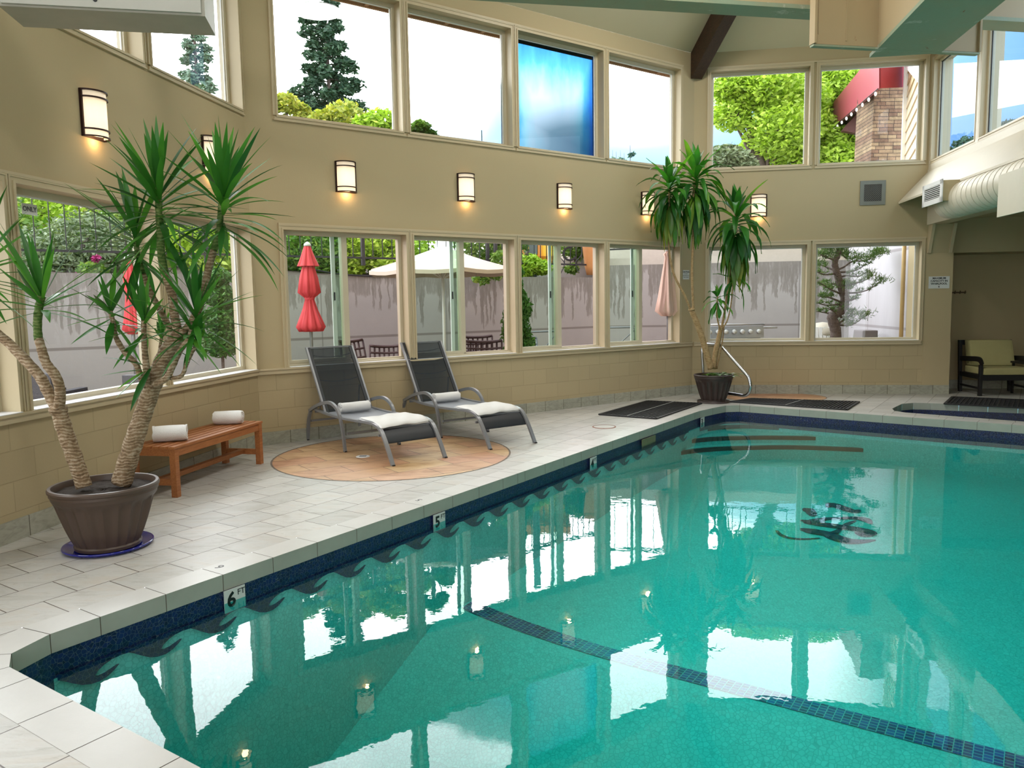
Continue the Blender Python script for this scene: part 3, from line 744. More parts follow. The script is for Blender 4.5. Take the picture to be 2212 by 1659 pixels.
# ================================================================= DECK FITTINGS
def lid(x,y,r,mat,label,name,cat,ringmat=None):
    p=flo(x,y,0); root=empty(name,p,label,cat)
    m=MB(); m.lathe([(.0001,.004),(r*.9,.004),(r,.0)],36); m.build('plate',mat,root,sm=False)
    if ringmat:
        m=MB(); m.lathe([(r*.94,.0052),(r*1.03,.0052),(r*1.06,0)],36); m.build('rim',ringmat,root)
    else:
        m=MB()
        for k in range(-3,4): m.box(-r*.5,r*.5,k*r*.16-.002,k*r*.16+.002,.004,.0048)
        m.build('slots',M_greyink,root)
lid(784,986,.075,M_white,'round white floor drain set in the terracotta circle','floor_drain','floor drain')
lid(1305,922,.145,M_cop,'round flush deck lid with a reddish rim near the long mat','skimmer_cover','skimmer cover',plain('rust_ring',(.30,.12,.07),.6))
def mat_(cs,nx,ny,label,name='rubber_mat'):
    c=sum(cs,Vector((0,0)))/4; root=empty(name,(c.x,c.y,0),label,'mat','black rubber drainage mats on the deck')
    B=lambda a,b:(cs[0]*(1-a)*(1-b)+cs[1]*a*(1-b)+cs[2]*a*b+cs[3]*(1-a)*b)-c
    m=MB(); H=.016
    def strip(a0,b0,a1,b1,w):
        p=B(a0,b0); q=B(a1,b1); m.bar((p.x,p.y,H/2+.001),(q.x,q.y,H/2+.001),w,H)
    for i in range(nx+1): strip(i/nx,0,i/nx,1,.017)
    m.build('ribs',M_rubber,root); m=MB()
    for j in range(ny+1):
        p=B(0,j/ny); q=B(1,j/ny); m.bar((p.x,p.y,.005),(q.x,q.y,.005),.014,.008)
    m.build('cross_ribs',M_rubber,root); m=MB()
    for a,b in ((B(0,0),B(1,0)),(B(1,0),B(1,1)),(B(1,1),B(0,1)),(B(0,1),B(0,0))): m.bar((a.x,a.y,H/2+.001),(b.x,b.y,H/2+.001),.04,H+.002)
    m.build('border',M_rubber,root)
    m=MB(); p,q=B(.5,0),B(.5,1); m.bar((p.x,p.y,H+.004),(q.x,q.y,H+.004),.008,.003); 
    m.build('seam',M_signw,root)
mat_([V2(9.76,-5.11),V2(9.76,-4.25),V2(11.55,-4.28),V2(11.45,-5.13)],16,40,'black rubber grid mat on the deck beside the middle window wall')
mat_([Vector((3.42,12.10)),Vector((4.77,11.02)),Vector((5.32,11.85)),Vector((3.86,12.47))],34,14,'black ribbed rubber mat between the pool steps and the back wall')
mat_([Vector((6.43,11.46)),Vector((8.10,10.30)),Vector((8.70,11.20)),Vector((6.99,12.25))],34,14,'black ribbed rubber mat behind the whirlpool by the armchair')
# handrail
def rail():
    F0=flo(1521.5,863,0); root=empty('pool_handrail',F0,'stainless steel pool handrail beside the potted dracaena','handrail')
    Y0=F0.y
    # the rail lies in the vertical plane running from the deck into the pool
    b2=flo(1534,867,0); 
    def ap(x,y,k): # k: 0 at the deck post, 1 at the pool end
        return at(x,y,Y0-.15-.62*k)-F0
    a=at(1521.5,863,Y0)-F0; a.z=0
    p=[a,at(1518,790,Y0)-F0,at(1516.5,765,Y0)-F0,at(1518,752,Y0)-F0,at(1526,743.5,Y0-.03)-F0,at(1537,743,Y0-.1)-F0,at(1551,743.5,Y0-.18)-F0,at(1558,748,Y0-.22)-F0,at(1585,778,Y0-.42)-F0,at(1610,806,Y0-.62)-F0,at(1618,818,Y0-.68)-F0,at(1621,834,Y0-.72)-F0,at(1618,848,Y0-.68)-F0,at(1608,854.5,Y0-.58)-F0,at(1590,852,Y0-.45)-F0,at(1560,848,Y0-.25)-F0,at(1543,845.5,Y0-.16)-F0,at(1536,849,Y0-.13)-F0,at(1533,858,Y0-.12)-F0,Vector((b2.x,b2.y,0))-F0]
    p[-1].z=0
    m=MB(); m.tube(smoothpath(p,5),.0235,14); m.build('tube',M_steel,root,sm=True)
    for q in (p[0],p[-1]):
        m=MB(); m.lathe([(.024,.022),(.045,.018),(.062,.008),(.064,0.0015)],24,(q.x,q.y,0)); m.build('base_collar',M_white,root,sm=True)
rail()
# ================================================================= SCONCES
M_shade=None
def shade_mat():
    t=NT('lit_opal_glass'); z=t.sep(t.co('Object'))[2]
    # lamp inside sits low in the shade
    k=t.ramp(t.math('DIVIDE',z,.37),[(.0,.75),(.15,.8),(.42,1.0),(.62,.9),(.86,.38),(1.0,.25)])
    e=t.math('MULTIPLY',k,.62)
    return t.pbr((.8,.74,.66),.4,emit=(1.0,.72,.42),estr=e)
M_shade=shade_mat()
def make_sconce(M,label):
    root=empty('wall_sconce',M,label,'wall lamp','curved wall sconces between the window rows')
    H_=.365; W_=.125; D_=.115
    pts=[(W_*math.cos(a),-D_*math.sin(a)) for a in [PI*i/20 for i in range(21)]]
    m=MB()
    for (x,y),(x2,y2) in zip(pts[:-1],pts[1:]): m.quad((x*.93,y*.93-.004,.012),(x2*.93,y2*.93-.004,.012),(x2*.93,y2*.93-.004,H_-.012),(x*.93,y*.93-.004,H_-.012))
    m.build('glass_shade',M_shade,root,sm=True)
    m=MB(); m.box(-W_-.004,W_+.004,-.012,.0,0,H_); m.build('back_plate',M_bronze,root)
    for z in (0.0,.055,.30,.353):
        m=MB(); m.sweep([(x*1.02,y*1.02,z+.006) for x,y in pts],[(-.006,-.006),(.006,-.006),(.006,.006),(-.006,.006)]); m.build('band',M_bronze,root)
    for sx in (-1,1):
        m=MB(); m.box(sx*W_-.008,sx*W_+.008,-.022,0,0,H_); m.build('side_bar',M_bronze,root)
    return root
def wallM(F,s,z,n=0.0):
    """local x along s, local y out through the wall, z up"""
    M=Matrix((F.d,F.l,Vector((0,0,1)))).transposed().to_4x4(); M.translation=F(s,n,z); return M
SC=[(WL,-2.54,'lit bronze and opal wall sconce on the left wall, nearest the camera'),(WL,-.80,'lit wall sconce on the left wall, partly behind the tall yucca leaves'),
(WM,1.18,'lit wall sconce above the window with the closed red umbrella'),(WM,2.905,'lit wall sconce above the window with the open cream umbrella'),
(WM,4.625,'lit wall sconce above the window with the clipped green conifer'),(WM,6.36,'lit wall sconce on the middle wall, just left of the dracaena leaves'),
(WB,1.06,'lit wall sconce on the back wall, right of the dracaena leaves')]
s0=make_sconce(wallM(SC[0][0],SC[0][1],2.962,-.001),SC[0][2])
for F,s,lab in SC[1:]: dup(s0,wallM(F,s,2.962,-.001),lab)
for F,s,lab in SC:
    ld=bpy.data.lights.new('sconce_bulb','POINT'); ld.energy=.7; ld.color=(1,.62,.30); ld.shadow_soft_size=.03
    lo=bpy.data.objects.new('sconce_bulb',ld); lo.location=F(s,-.055,2.962-.02); link(lo)
# ================================================================= WALL THINGS
def sign(F,s,z,w,h,lines,label):
    root=empty('wall_sign',wallM(F,s,z,-.001),label,'sign')
    m=MB(); m.box(-w/2,w/2,-.006,0,-h/2,h/2); m.build('plate',M_signw,root)
    for (tx,yy,sz,b) in lines:
        M=Matrix(((1,0,0,0),(0,0,-1,-.0068),(0,1,0,yy),(0,0,0,1)))
        text(tx,sz,M_ink,M,root,'lettering',b)
sign(WM,7.30,2.03,.155,.155,[('CAUTION',.046,.036,True),('NO DIVING',.015,.016,False),('NO LIFEGUARD ON DUTY',-.014,.0125,False),('SWIM AT OWN RISK',-.042,.0135,False)],'small white CAUTION sign between the middle wall windows and the corner')
sign(WB,3.905,1.825,.315,.195,[('MAXIMUM',.066,.043,True),('CAPACITY IN',.022,.043,True),('WHIRLPOOL',-.022,.043,True),('6',-.068,.043,True)],'white sign reading MAXIMUM CAPACITY IN WHIRLPOOL 6 on the pier')
def vent():
    root=empty('wall_vent',wallM(WB,2.845,3.29,-.001),'square aluminium wall vent with dark mesh high on the back wall','vent')
    m=MB(); w=.195; i=.135
    for a,b,c,d in ((-w,w,-w,-i),(-w,w,i,w),(-w,-i,-i,i),(i,w,-i,i)): m.box(a,b,-.014,0,c,d)
    m.build('frame',plain('dull_aluminium',(.22,.23,.20),.45,.6),root)
    m=MB(); m.box(-i,i,-.004,0,-i,i); m.build('backing',M_black,root); m=MB(); k=-9
    for k in range(-9,10):
        o_=k*.03; 
        for sg in (1,-1):
            x0=max(-i,-i+ (o_ if sg>0 else o_)); 
            a=Vector((-i,-.007,-i*sg+o_)); b=Vector((i,-.007,i*sg+o_))
            pts=[]
            d=b-a
            t0,t1=0,1
            for zc,sgn in ((-i,1),(i,-1)):
                # clip z
                if abs(d.z)>1e-6:
                    t=(zc-a.z)/d.z
                    if (a.z-zc)*sgn<0: t0=max(t0,t)
                    if (b.z-zc)*sgn<0: t1=min(t1,t)
            if t1-t0>.02: m.bar(a+d*t0,a+d*t1,.0035,.0035)
    m.build('mesh',plain('grille_wire',(.22,.21,.18),.5),root)
vent()
def hooks():
    root=empty('coat_hook_rack',wallM(WB,4.42,1.66,.836),'small row of brown coat hooks on the alcove wall','coat hooks')
    m=MB(); m.box(-.24,.22,-.012,0,-.012,.012); m.build('rail',plain('hook_rail',(.10,.065,.03),.5),root)
    for k in range(6):
        x=-.21+k*.08; m=MB(); m.tube(smoothpath([(x,-.01,.0),(x,-.045,-.02),(x,-.06,.0),(x,-.055,.02)],3),.006,6); m.ball((x,-.055,.022),.011,8,6); m.build('hook',plain('hook_brass',(.12,.08,.04),.4,.4),root)
hooks()
# ================================================================= RIGHT SIDE: light shelf, ducts, brackets
m=MB(); a=[WR(0.02,-.001,3.62),WR(19,-.001,3.62),WR(19,-.46,3.126),WR(0.02,-.46,3.126)]
m.hexa([Vector(p)-Vector((0,0,.03)) for p in (a[3],a[2],a[1],a[0])]+[a[3],a[2],a[1],a[0]])
tag(m.build('sloped_soffit_panel',M_trimw),'long cream sloped panel running below the right clerestory windows','soffit panel')
m=MB(); slab(m,WR,.0,19,-.012,0,2.75,3.05); st(m,'trim_14',M_trimw)
def duct():
    ax=-.37; zc=2.885; r=.225
    root=empty('air_duct',WR.m(2.0,ax,zc),'cream spiral round air duct with a white register under the sloped panel','air duct')
    m=MB(); prof=[]
    pts=[(-.22,0,-.02)]
    n=60; m.tube([(i*.15-.05,0,0) for i in range(100)],r,40,scales=[(1.0 if i%2 else .992) for i in range(100)])
    m.build('spiral_tube',M_trimw,root,sm=True)
    m=MB()
    for i in range(90): m.sweep([(i*.15+.1,(r+.001)*math.cos(2*PI*k/32),(r+.001)*math.sin(2*PI*k/32)) for k in range(32)],[(-.003,-.003),(.003,-.003),(.003,.003),(-.003,.003)],up=(1,0,0),closed=True)
    m.build('spiral_seam',M_trimw,root)
    m=MB(); m.ball((-.05,0,0),r*.995,28,14,(.9,1,1)); m.build('end_cap',M_trimw,root,sm=True)
    m=MB(); m.box(-.22,.45,-.30,-.05,-.03,.235); m.build('register_box',M_wall,root)
    # white register with louvres faces the pool (local -y)
    m=MB(); x0,x1,z0,z1=-.24,.47,-.045,.25; b=.07; y=-.315
    for c in ((x0,x1,z0,z0+b),(x0,x1,z1-b*.8,z1),(x0,x0+b,z0,z1),(x1-b,x1,z0,z1)): m.box(c[0],c[1],y,-.30,c[2],c[3])
    m.build('register_frame',M_white,root); m=MB()
    m.box(x0+b,x1-b,-.302,-.300,z0+b,z1-b*.8); m.build('register_opening',M_black,root)
    m=MB()
    for k in range(7): 
        z=z0+b+.010+k*.0245; m.box(x0+b,x1-b,-.314,-.303,z,z+.008)
    m.build('louvres',M_white,root)
duct()
m=MB(); slab(m,WR,4.05,12,-.66,-.635,2.47,2.93); tag(m.build('duct_fascia_board',M_trimw),'pale board boxing in the duct at the right edge','fascia board')
def bracket():
    root=empty('knee_bracket',WB.m(3.90,0,2.3),'tan tapered plaster bracket with two raised ribs on top of the pier','bracket')
    m=MB(); m.hexa([(-.17,-.004,0),(.14,-.004,0),(.14,0,0),(-.17,0,0),(-.17,-.15,.45),(.14,-.15,.45),(.14,0,.45),(-.17,0,.45)]); m.build('sloped_face',M_wall,root)
    for x in (-.19,.13):
        m=MB(); m.hexa([(x,-.03,0),(x+.045,-.03,0),(x+.045,0,0),(x,0,0),(x,-.20,.45),(x+.045,-.20,.45),(x+.045,0,.45),(x,0,.45)]); m.build('rib',M_trim,root)
bracket()
# ================================================================= ROOF TIMBERS AND BEAMS
def rafter():
    F=Fr(MBp,166.4); root=empty('hip_rafter',F.m(0,0,0),'dark brown timber rafter rising from the corner of the middle and back walls','rafter')
    m=MB(); sl=.568; w=.10; L=5.2; x0=.07
    zb=lambda x:5.19+sl*x; zt_=lambda x:5.60+sl*x
    m.hexa([(x0,-w,zb(x0)),(L,-w,zb(L)),(L,w,zb(L)),(x0,w,zb(x0)),(x0,-w,zt_(x0)),(L,-w,zt_(L)),(L,w,zt_(L)),(x0,w,zt_(x0))])
    m.build('timber',M_beamw,root,bevel=.006)
rafter()
FB=Fr((2.926,7.696,0),79.07)   # cross beam frame, s to the right, n away from the camera
def beams():
    # deep cross header: plate faces with a mint flange under them
    L_=1.80
    root=empty('ceiling_cross_beam',FB.m(0,0,4.0),'deep tan painted cross beam with mint green underside at the top right','beam')
    m=MB(); m.box(.0,L_,.0,.03,.012,1.3); m.box(-.012,.012,-.03,.06,.012,1.3); m.box(L_-.012,L_+.012,-.03,.06,.012,1.3); m.build('web_plate',M_btan,root)
    m=MB(); m.box(-.01,L_+.01,-.012,.05,-.012,.006); m.build('lower_flange',M_mint,root)
    m=MB(); m.box(.04,.05,-.006,0,.1,1.3); m.box(.33,.345,-.008,0,.05,1.3); m.build('stiffener',M_btan,root)
    # main beam towards the camera, parallel to the left wall
    F=Fr((3.61,7.936,0),189.07); W_=.66
    root=empty('ceiling_main_beam',F.m(0,0,3.99),'broad mint green flanged main beam running towards the camera','beam')
    m=MB(); m.box(-.15,7.5,0.0,W_,0,.035); m.build('lower_flange',M_mint,root)
    m=MB(); m.box(-.02,7.5,0.0,.03,.035,1.4); m.box(-.02,7.5,W_-.03,W_,.035,1.4); m.build('web_plate',M_btan,root)
    # nearer thin beam crossing the top edge
    F=Fr((1.60,7.90,0),79.07)
    root=empty('ceiling_edge_beam',F.m(0,0,4.50),'mottled mint green beam edge crossing the top of the view','beam')
    m=MB(); m.box(-4.0,5.5,0,.28,0,.04); m.build('lower_flange',M_mint,root)
    m=MB(); m.box(-4.0,5.5,.10,.13,.04,.5); m.build('web_plate',M_btan,root)
beams()
# supply unit top left
def unit():
    F=Fr((-1.865,5.035,0),79.07); root=empty('air_supply_register',F.m(0,0,3.4),'large cream air supply box with white framed dark grille at the top left','air supply register')
    m=MB(); L_=1.16; D_=.36
    m.hexa([(-L_,-.0,0),(0,0,0),(0,D_,-.0),(-L_,D_,-.0),(-L_,0,.9),(0,0,.9),(0,D_,.9),(-L_,D_,.9)]); m.build('box',plain('weathered_cream',(.45,.43,.36),.6,var=.12,scale=5),root)
    m=MB(); x0,x1,z0,z1=-L_+.02,-.02,.012,.7; b=.10
    for c in ((x0,x1,z0,z0+b),(x0,x1,z1-b,z1),(x0,x0+b,z0+b,z1-b),(x1-b,x1,z0+b,z1-b)): m.box(c[0],c[1],-.02,0,c[2],c[3])
    m.build('grille_frame',plain('grille_paint',(.50,.50,.45),.5,var=.05),root,bevel=.003)
    m=MB(); m.box(x0+b,x1-b,-.006,0,z0+b,z1-b); m.build('grille_opening',M_black,root)
    m=MB()
    for k in range(12): m.box(x0+b,x1-b,-.016,-.007,z0+b+.01+k*.04,z0+b+.016+k*.04)
    m.build('grille_blades',M_bronze,root)
    m=MB(); m.cyl((-.62,-.024,.055),(-.62,-.019,.055),.012,12); m.build('screw_hole',M_black,root)
    m=MB(); m.tube([(-.58,.18,.9),(-.58,.18,3.2)],.17,24); m.build('drop_duct',M_trimw,root,sm=True)
unit()
# high-bay lamps above the pool (out of frame, they light the room)
def lamp(x,y,z,e):
    root=empty('high_bay_lamp',(x,y,z),'round white high bay lamp hanging over the pool','ceiling lamp','high bay lamps over the pool')
    m=MB(); m.lathe([(.05,.25),(.12,.22),(.45,.03),(.46,0),(.44,.0),(.11,.19)],32); m.build('reflector',M_white,root,sm=True)
    m=MB(); m.tube([(0,0,.24),(0,0,7.74-z)],.01,8); m.build('hanging_rod',M_alu,root)
    m=MB(); m.lathe([(.0001,.05),(.42,.05)],32); t=NT('lamp_diffuser'); t.pbr((.8,.8,.8),.5,emit=(1,.97,.92),estr=6); m.build('diffuser',t.m,root)
    ld=bpy.data.lights.new('lamp_light','AREA'); ld.shape='DISK'; ld.size=.85; ld.energy=e; ld.color=(1,.965,.91)
    lo=bpy.data.objects.new('lamp_light',ld); lo.location=(x,y,z-.01); link(lo)
LE=42
for x,y in ((.6,1.0),(1.0,4.2),(1.5,7.4),(2.6,10.0),(4.2,1.6),(4.8,5.4)): lamp(x,y,6.6,LE)
# ================================================================= BENCH
def bench():
    # long axis from the near leg to the far leg
    a=flo(381,1073); b=flo(557,1003); d=(b-a); L_=d.length+.05; h=math.atan2(d.x,d.y); hd=math.degrees(h)
    F=Fr((a.x,a.y,0),hd); M=F.m(-.035,-.035,0); root=empty('teak_bench',M,'oiled teak slatted bench against the left wall','bench')
    Ld=L_+.04; Wd=.44; H_=.44
    for k in range(6):
        w=.058; g=(Wd-6*w)/5; y=k*(w+g); m=MB(); m.box(-.012,Ld+.012,y-.004,y+w-.004,H_-.022,H_); m.build('seat_slat',M_teak,root,bevel=.003)
    for x in (0.0,Ld-.055):
        for y in (0.0,Wd-.055):
            m=MB(); m.box(x,x+.055,y,y+.055,0,H_-.022); m.build('leg',M_teak,root,bevel=.003)
        m=MB(); m.box(x+.012,x+.043,.055,Wd-.055,.10,.155); m.build('cross_rail',M_teak,root,bevel=.002)
        m=MB(); m.box(x+.01,x+.045,.055,Wd-.055,H_-.085,H_-.022); m.build('end_apron',M_teak,root)
    for y in (.008,Wd-.038):
        m=MB(); m.box(.05,Ld-.05,y,y+.03,H_-.09,H_-.022); m.build('apron',M_teak,root,bevel=.002)
    m=MB(); m.box(.03,Ld-.03,Wd/2-.03,Wd/2+.03,.108,.15); m.build('stretcher',M_teak,root,bevel=.002)
    return F,Ld,Wd,H_
BF,BLd,BWd,BH=bench()
# ================================================================= TOWELS
def rolled(M,L_,r,label,seed,flat=.90):
    rnd=random.Random(seed); root=empty('rolled_towel',M,label,'towel')
    m=MB(); n=26; k=30; ph=rnd.random()*6
    path=[]; 
    ring=[]
    for i in range(n+1):
        x=-L_/2+L_*i/n; e=min(1,(min(i,n-i)/2.2)); rr=r*(.93+.07*e)
        ring.append([Vector((x+(.004*math.sin(5*2*PI*j/k+ph) if i in (0,n) else 0), rr*math.cos(2*PI*j/k)*(1.08)*(1+.015*math.sin(x*17+j*.4+ph)), r*flat+rr*math.sin(2*PI*j/k)*flat*(1+.02*math.sin(x*23+ph+j)))) for j in range(k)])
    vs=[p for rg in ring for p in rg]; fs=[(i*k+j,i*k+(j+1)%k,(i+1)*k+(j+1)%k,(i+1)*k+j) for i in range(n) for j in range(k)]
    m.add(vs,fs); m.build('outer_wrap',M_towel,root,sm=True)
    for sx in (-1,1):
        m=MB(); pts=[]; T=3.2; N=60
        for i in range(N+1):
            t=i/N; a=t*T*2*PI+ph; rr=r*.90*(1-t*.93)
            pts.append(Vector((sx*(L_/2-.006+.006*math.sin(i*.7)),rr*math.cos(a)*1.05,r*flat+rr*math.sin(a)*flat)))
        m.sweep(pts,[(-.011,-.007),(.011,-.007),(.011,.007),(-.011,.007)],up=(1,0,0)); m.build('spiral_end',M_towel,root,sm=True)
        m=MB(); m.lathe([(.0001,0),(r*.9,0)],28,M=Matrix.Translation((sx*(L_/2-.014),0,r*flat))@Matrix.Rotation(PI/2,4,'Y')@Matrix.Diagonal((flat,1.05,1,1))); m.build('roll_core',M_towel,root)
def folded(M,L_,W_,label,seed):
    """folded towel lying over the foot end; local x across, y towards the foot, drooping over the end"""
    rnd=random.Random(seed); root=empty('folded_towel',M,label,'towel'); 
    for lay in range(2):
        m=MB(); nx,ny=26,18; vs=[]; th=.017
        for side in (1,0):
            for i in range(nx+1):
                for j in range(ny+1):
                    x=-W_/2+W_*i/nx; y=-L_/2+L_*j/ny+(.03*(i/nx) if lay else 0)
                    e=min(i,nx-i,j*1.2,(ny-j)*1.2)/1.5; rr=min(1,max(0,e))**.5
                    z=lay*th*1.02+(th if side else 0)*(.35+.65*rr)+(0 if side else th*.3*(1-rr)) +.005*math.sin(x*14+y*9+seed)+.003*math.sin(x*31-y*17)
                    # the seat curves down at the foot
                    yy=y+L_*.5-.30
                    z+=-.9*max(0,yy)**2
                    vs.append(Vector((x,y,z+.006)))
        q=(nx+1)*(ny+1); id=lambda s,i,j:s*q+i*(ny+1)+j; fs=[]
        for i in range(nx):
            for j in range(ny):
                fs.append((id(0,i,j),id(0,i+1,j),id(0,i+1,j+1),id(0,i,j+1))); fs.append((id(1,i,j),id(1,i,j+1),id(1,i+1,j+1),id(1,i+1,j)))
        for i in range(nx): fs+= [(id(0,i,0),id(1,i,0),id(1,i+1,0),id(0,i+1,0)),(id(0,i,ny),id(0,i+1,ny),id(1,i+1,ny),id(1,i,ny))]
        for j in range(ny): fs+= [(id(0,0,j),id(0,0,j+1),id(1,0,j+1),id(1,0,j)),(id(0,nx,j),id(1,nx,j),id(1,nx,j+1),id(0,nx,j+1))]
        m.add(vs,fs); m.build('upper_fold' if lay else 'lower_fold',M_towel,root,sm=True)
rolled(Matrix.Translation(BF(.21,.17,BH+.001))@Matrix.Rotation(BF.rotz()+.0-PI/2+.5,4,'Z'),.27,.078,'rolled white towel on the near end of the teak bench',1)
rolled(Matrix.Translation(BF(BLd-.26,.20,BH+.001))@Matrix.Rotation(BF.rotz()-PI/2+.35,4,'Z'),.27,.074,'rolled white towel on the far end of the teak bench',2)
# ================================================================= LOUNGERS
def slingmat():
    t=NT('grey_mesh_sling'); co=t.co('Object'); w=t.n('ShaderNodeTexWave'); w.inputs['Scale'].default_value=160; t.l(co,w.inputs['Vector'])
    c=t.mix(t.noise(30,2,.5,co),(.010,.016,.020),(.016,.024,.030))
    x=t.n('ShaderNodeBsdfPrincipled'); t.val(x.inputs['Base Color'],c); x.inputs['Roughness'].default_value=.6; x.inputs['Specular IOR Level'].default_value=.25
    tr=t.n('ShaderNodeBsdfTransparent'); mx=t.n('ShaderNodeMixShader'); mx.inputs[0].default_value=.16; t.l(x.outputs[0],mx.inputs[1]); t.l(tr.outputs[0],mx.inputs[2]); t.l(mx.outputs[0],t.out.inputs[0]); return t.m
M_sling=slingmat(); M_slingd=plain('dark_sling_hem',(.010,.013,.017),.5)
def seatmat():
    t=NT('pale_sling_seat'); co=t.co('Object'); c=t.mix(t.noise(90,2,.5,co),(.20,.22,.26),(.27,.29,.33)); return t.pbr(c,.38,sheen=.3)
M_seat=seatmat()
def lounger(M,label):
    """local y=0 at the front feet, +y towards the foot end, x across (left rail at -w)"""
    root=empty('sun_lounger',M,label,'sun lounger','grey sling loungers on the deck'); w=.31
    # side rail profile in (y,z)
    rail=[(-1.88,.375),(-1.7,.362),(-1.45,.348),(-1.1,.343),(-.75,.352),(-.50,.362),(-.36,.355),(-.25,.315),(-.16,.235),(-.09,.13),(-.03,.03),(-.012,.0)]
    pr=[(-.012,-.020),(.012,-.020),(.012,.020),(-.012,.020)]
    for sx in (-1,1):
        m=MB(); m.sweep(smoothpath([(sx*w,y,z+(.021 if i<8 else 0)) for i,(y,z) in enumerate(rail)],4),pr,up=(1,0,0)); m.build('side_rail',M_alu,root)
        X=sx*(w+.028)
        arm=[(-1.03,.0),(-1.06,.15),(-1.10,.30),(-1.16,.42),(-1.26,.49),(-1.40,.515),(-1.58,.49),(-1.78,.435),(-1.96,.365)]
        m=MB(); m.sweep(smoothpath([(X,y,z) for y,z in arm],4),[(-.018,-.014),(.018,-.014),(.018,.014),(-.018,.014)],up=(1,0,0)); m.build('arm_hoop',M_alu,root)
        leg=[(-1.93,.36),(-1.985,.27),(-2.02,.15),(-2.05,0.0)]
        m=MB(); m.sweep(smoothpath([(X,y,z) for y,z in leg],4),[(-.012,-.018),(.012,-.018),(.012,.018),(-.012,.018)],up=(1,0,0)); m.build('rear_leg',M_alu,root)
        m=MB(); m.box(X-.014,X+.014,-1.055,-1.012,0,.012); m.box(X-.014,X+.014,-2.07,-2.03,0,.012); m.box(sx*w-.014,sx*w+.014,-.04,.012,0,.012); m.build('foot_cap',M_rubber,root)
    # cross tubes
    for y,z in ((-1.03,.20),(-1.99,.24),(-1.86,.36),(-.30,.27)):
        m=MB(); m.bar((-w,y,z),(w,y,z),.022,.022); m.build('cross_tube',M_alu,root)
    # seat sling
    m=MB(); pts=[(-1.62,.375),(-1.45,.366),(-1.1,.358),(-.75,.362),(-.52,.372),(-.38,.368),(-.27,.335)]
    sp=smoothpath([(0,y,z) for y,z in pts],4)
    def sheet(sp,x0,x1,nx,sag,mat,name,th=.004):
        m=MB(); n=len(sp); vs=[]
        for t_ in (0,-th):
            for i,p in enumerate(sp):
                for j in range(nx+1):
                    f=j/nx; x=x0+(x1-x0)*f; e=min(1,i/3,(n-1-i)/3)
                    vs.append(Vector((x,p.y,p.z-sag*4*f*(1-f)*e+t_)))
        q=n*(nx+1); fs=[]
        for i in range(n-1):
            for j in range(nx):
                a=i*(nx+1)+j; fs.append((a,a+1,a+nx+2,a+nx+1)); fs.append((q+a,q+a+nx+1,q+a+nx+2,q+a+1))
        for i in range(n-1):
            for a in (i*(nx+1),i*(nx+1)+nx): fs.append((a,a+nx+1,q+a+nx+1,q+a))
        for j in range(nx):
            for a in (j,(n-1)*(nx+1)+j): fs.append((a,a+1,q+a+1,q+a))
        m.add(vs,fs); return m.build(name,mat,root,sm=False,auto=.7)
    sheet(sp,-w+.01,w-.01,10,.012,M_seat,'seat_sling')
    sheet(smoothpath([(0,-.27,.335),(0,-.21,.285),(0,-.165,.225),(0,-.155,.205)],3),-w+.012,w-.012,8,0,M_slingd,'foot_sling')
    # backrest: hinge at y=-1.60, z=.375
    hy,hz=-1.60,.36; ty,tz=-2.07,1.105
    d=Vector((0,ty-hy,tz-hz)); L_=d.length; dn=d.normalized()
    bp=[Vector((0,hy,hz))+d*k/10 for k in range(11)]
    nrm=Vector((0,-dn.z,dn.y)) # towards the back
    m=MB(); nx=12; vs=[]; 
    xb=w-.055
    for k,p in enumerate(bp):
        ww=xb+ (w-.035-xb)*0
        for j in range(nx+1):
            f=j/nx; vs.append(p+Vector((-xb+2*xb*f,0,0))+nrm*(.010*4*f*(1-f)))
    fs=[(i*(nx+1)+j,i*(nx+1)+j+1,(i+1)*(nx+1)+j+1,(i+1)*(nx+1)+j) for i in range(10) for j in range(nx)]
    m.add(vs,fs); m.build('back_sling',M_sling,root,sm=True)
    for sx in (-1,1):
        m=MB(); m.bar(bp[0]+Vector((sx*(w-.013),0,0)),bp[-1]+Vector((sx*(w-.013),0,0)),.022,.03,up=nrm); m.build('back_rail',M_alu,root,bevel=.002)
        m=MB(); m.bar(bp[0]+Vector((sx*(w-.042),0,0))-nrm*.004,bp[-1]+Vector((sx*(w-.042),0,0))-nrm*.004,.034,.012,up=nrm); m.build('sling_hem',M_slingd,root)
    m=MB(); m.bar(bp[-1]+Vector((-w,0,0)),bp[-1]+Vector((w,0,0)),.02,.02); m.build('top_rail',M_alu,root)
    for k in (5.2,9.0):
        m=MB(); pts=[]
        for j in range(13):
            f=j/12; pts.append(bp[0]+d*k/10+Vector((-xb+2*xb*f,0,0))+nrm*(.022+.01*4*f*(1-f))-dn*.03*4*f*(1-f))
        m.tube(pts,.006,6); m.build('back_stretcher',M_alu,root)
    for sx in (-1,1):
        m=MB(); m.bar(bp[4]+Vector((sx*(w-.06),0,0))+nrm*.02,Vector((sx*(w-.06),-1.86,.35)),.014,.014); m.build('prop_bar',M_alu,root)
    return root
def place_lounger(pl_,pr_,axis,label):
    pl_,pr_=flo(*pl_),flo(*pr_); c=(pl_+pr_)/2; h=math.radians(axis); fy=Vector((math.sin(h),math.cos(h),0)); fx=Vector((fy.y,-fy.x,0))
    M=Matrix((fx,fy,Vector((0,0,1)))).transposed().to_4x4(); M.translation=c; return M
ML1=place_lounger((850,1007),(963.6,989),142.3,''); ML2=place_lounger((1056,973),(1161,956),144.5,'')
lounger(ML1,'grey sling lounger nearer the camera, on the terracotta circle')
l2=lounger(ML2,'grey sling lounger further from the camera, beside the second window')
E3=lambda x,y,z:Matrix.Translation((x,y,z))
rolled(ML1@E3(-.02,-1.49,.372),.36,.062,'rolled white towel against the backrest of the nearer lounger',3)
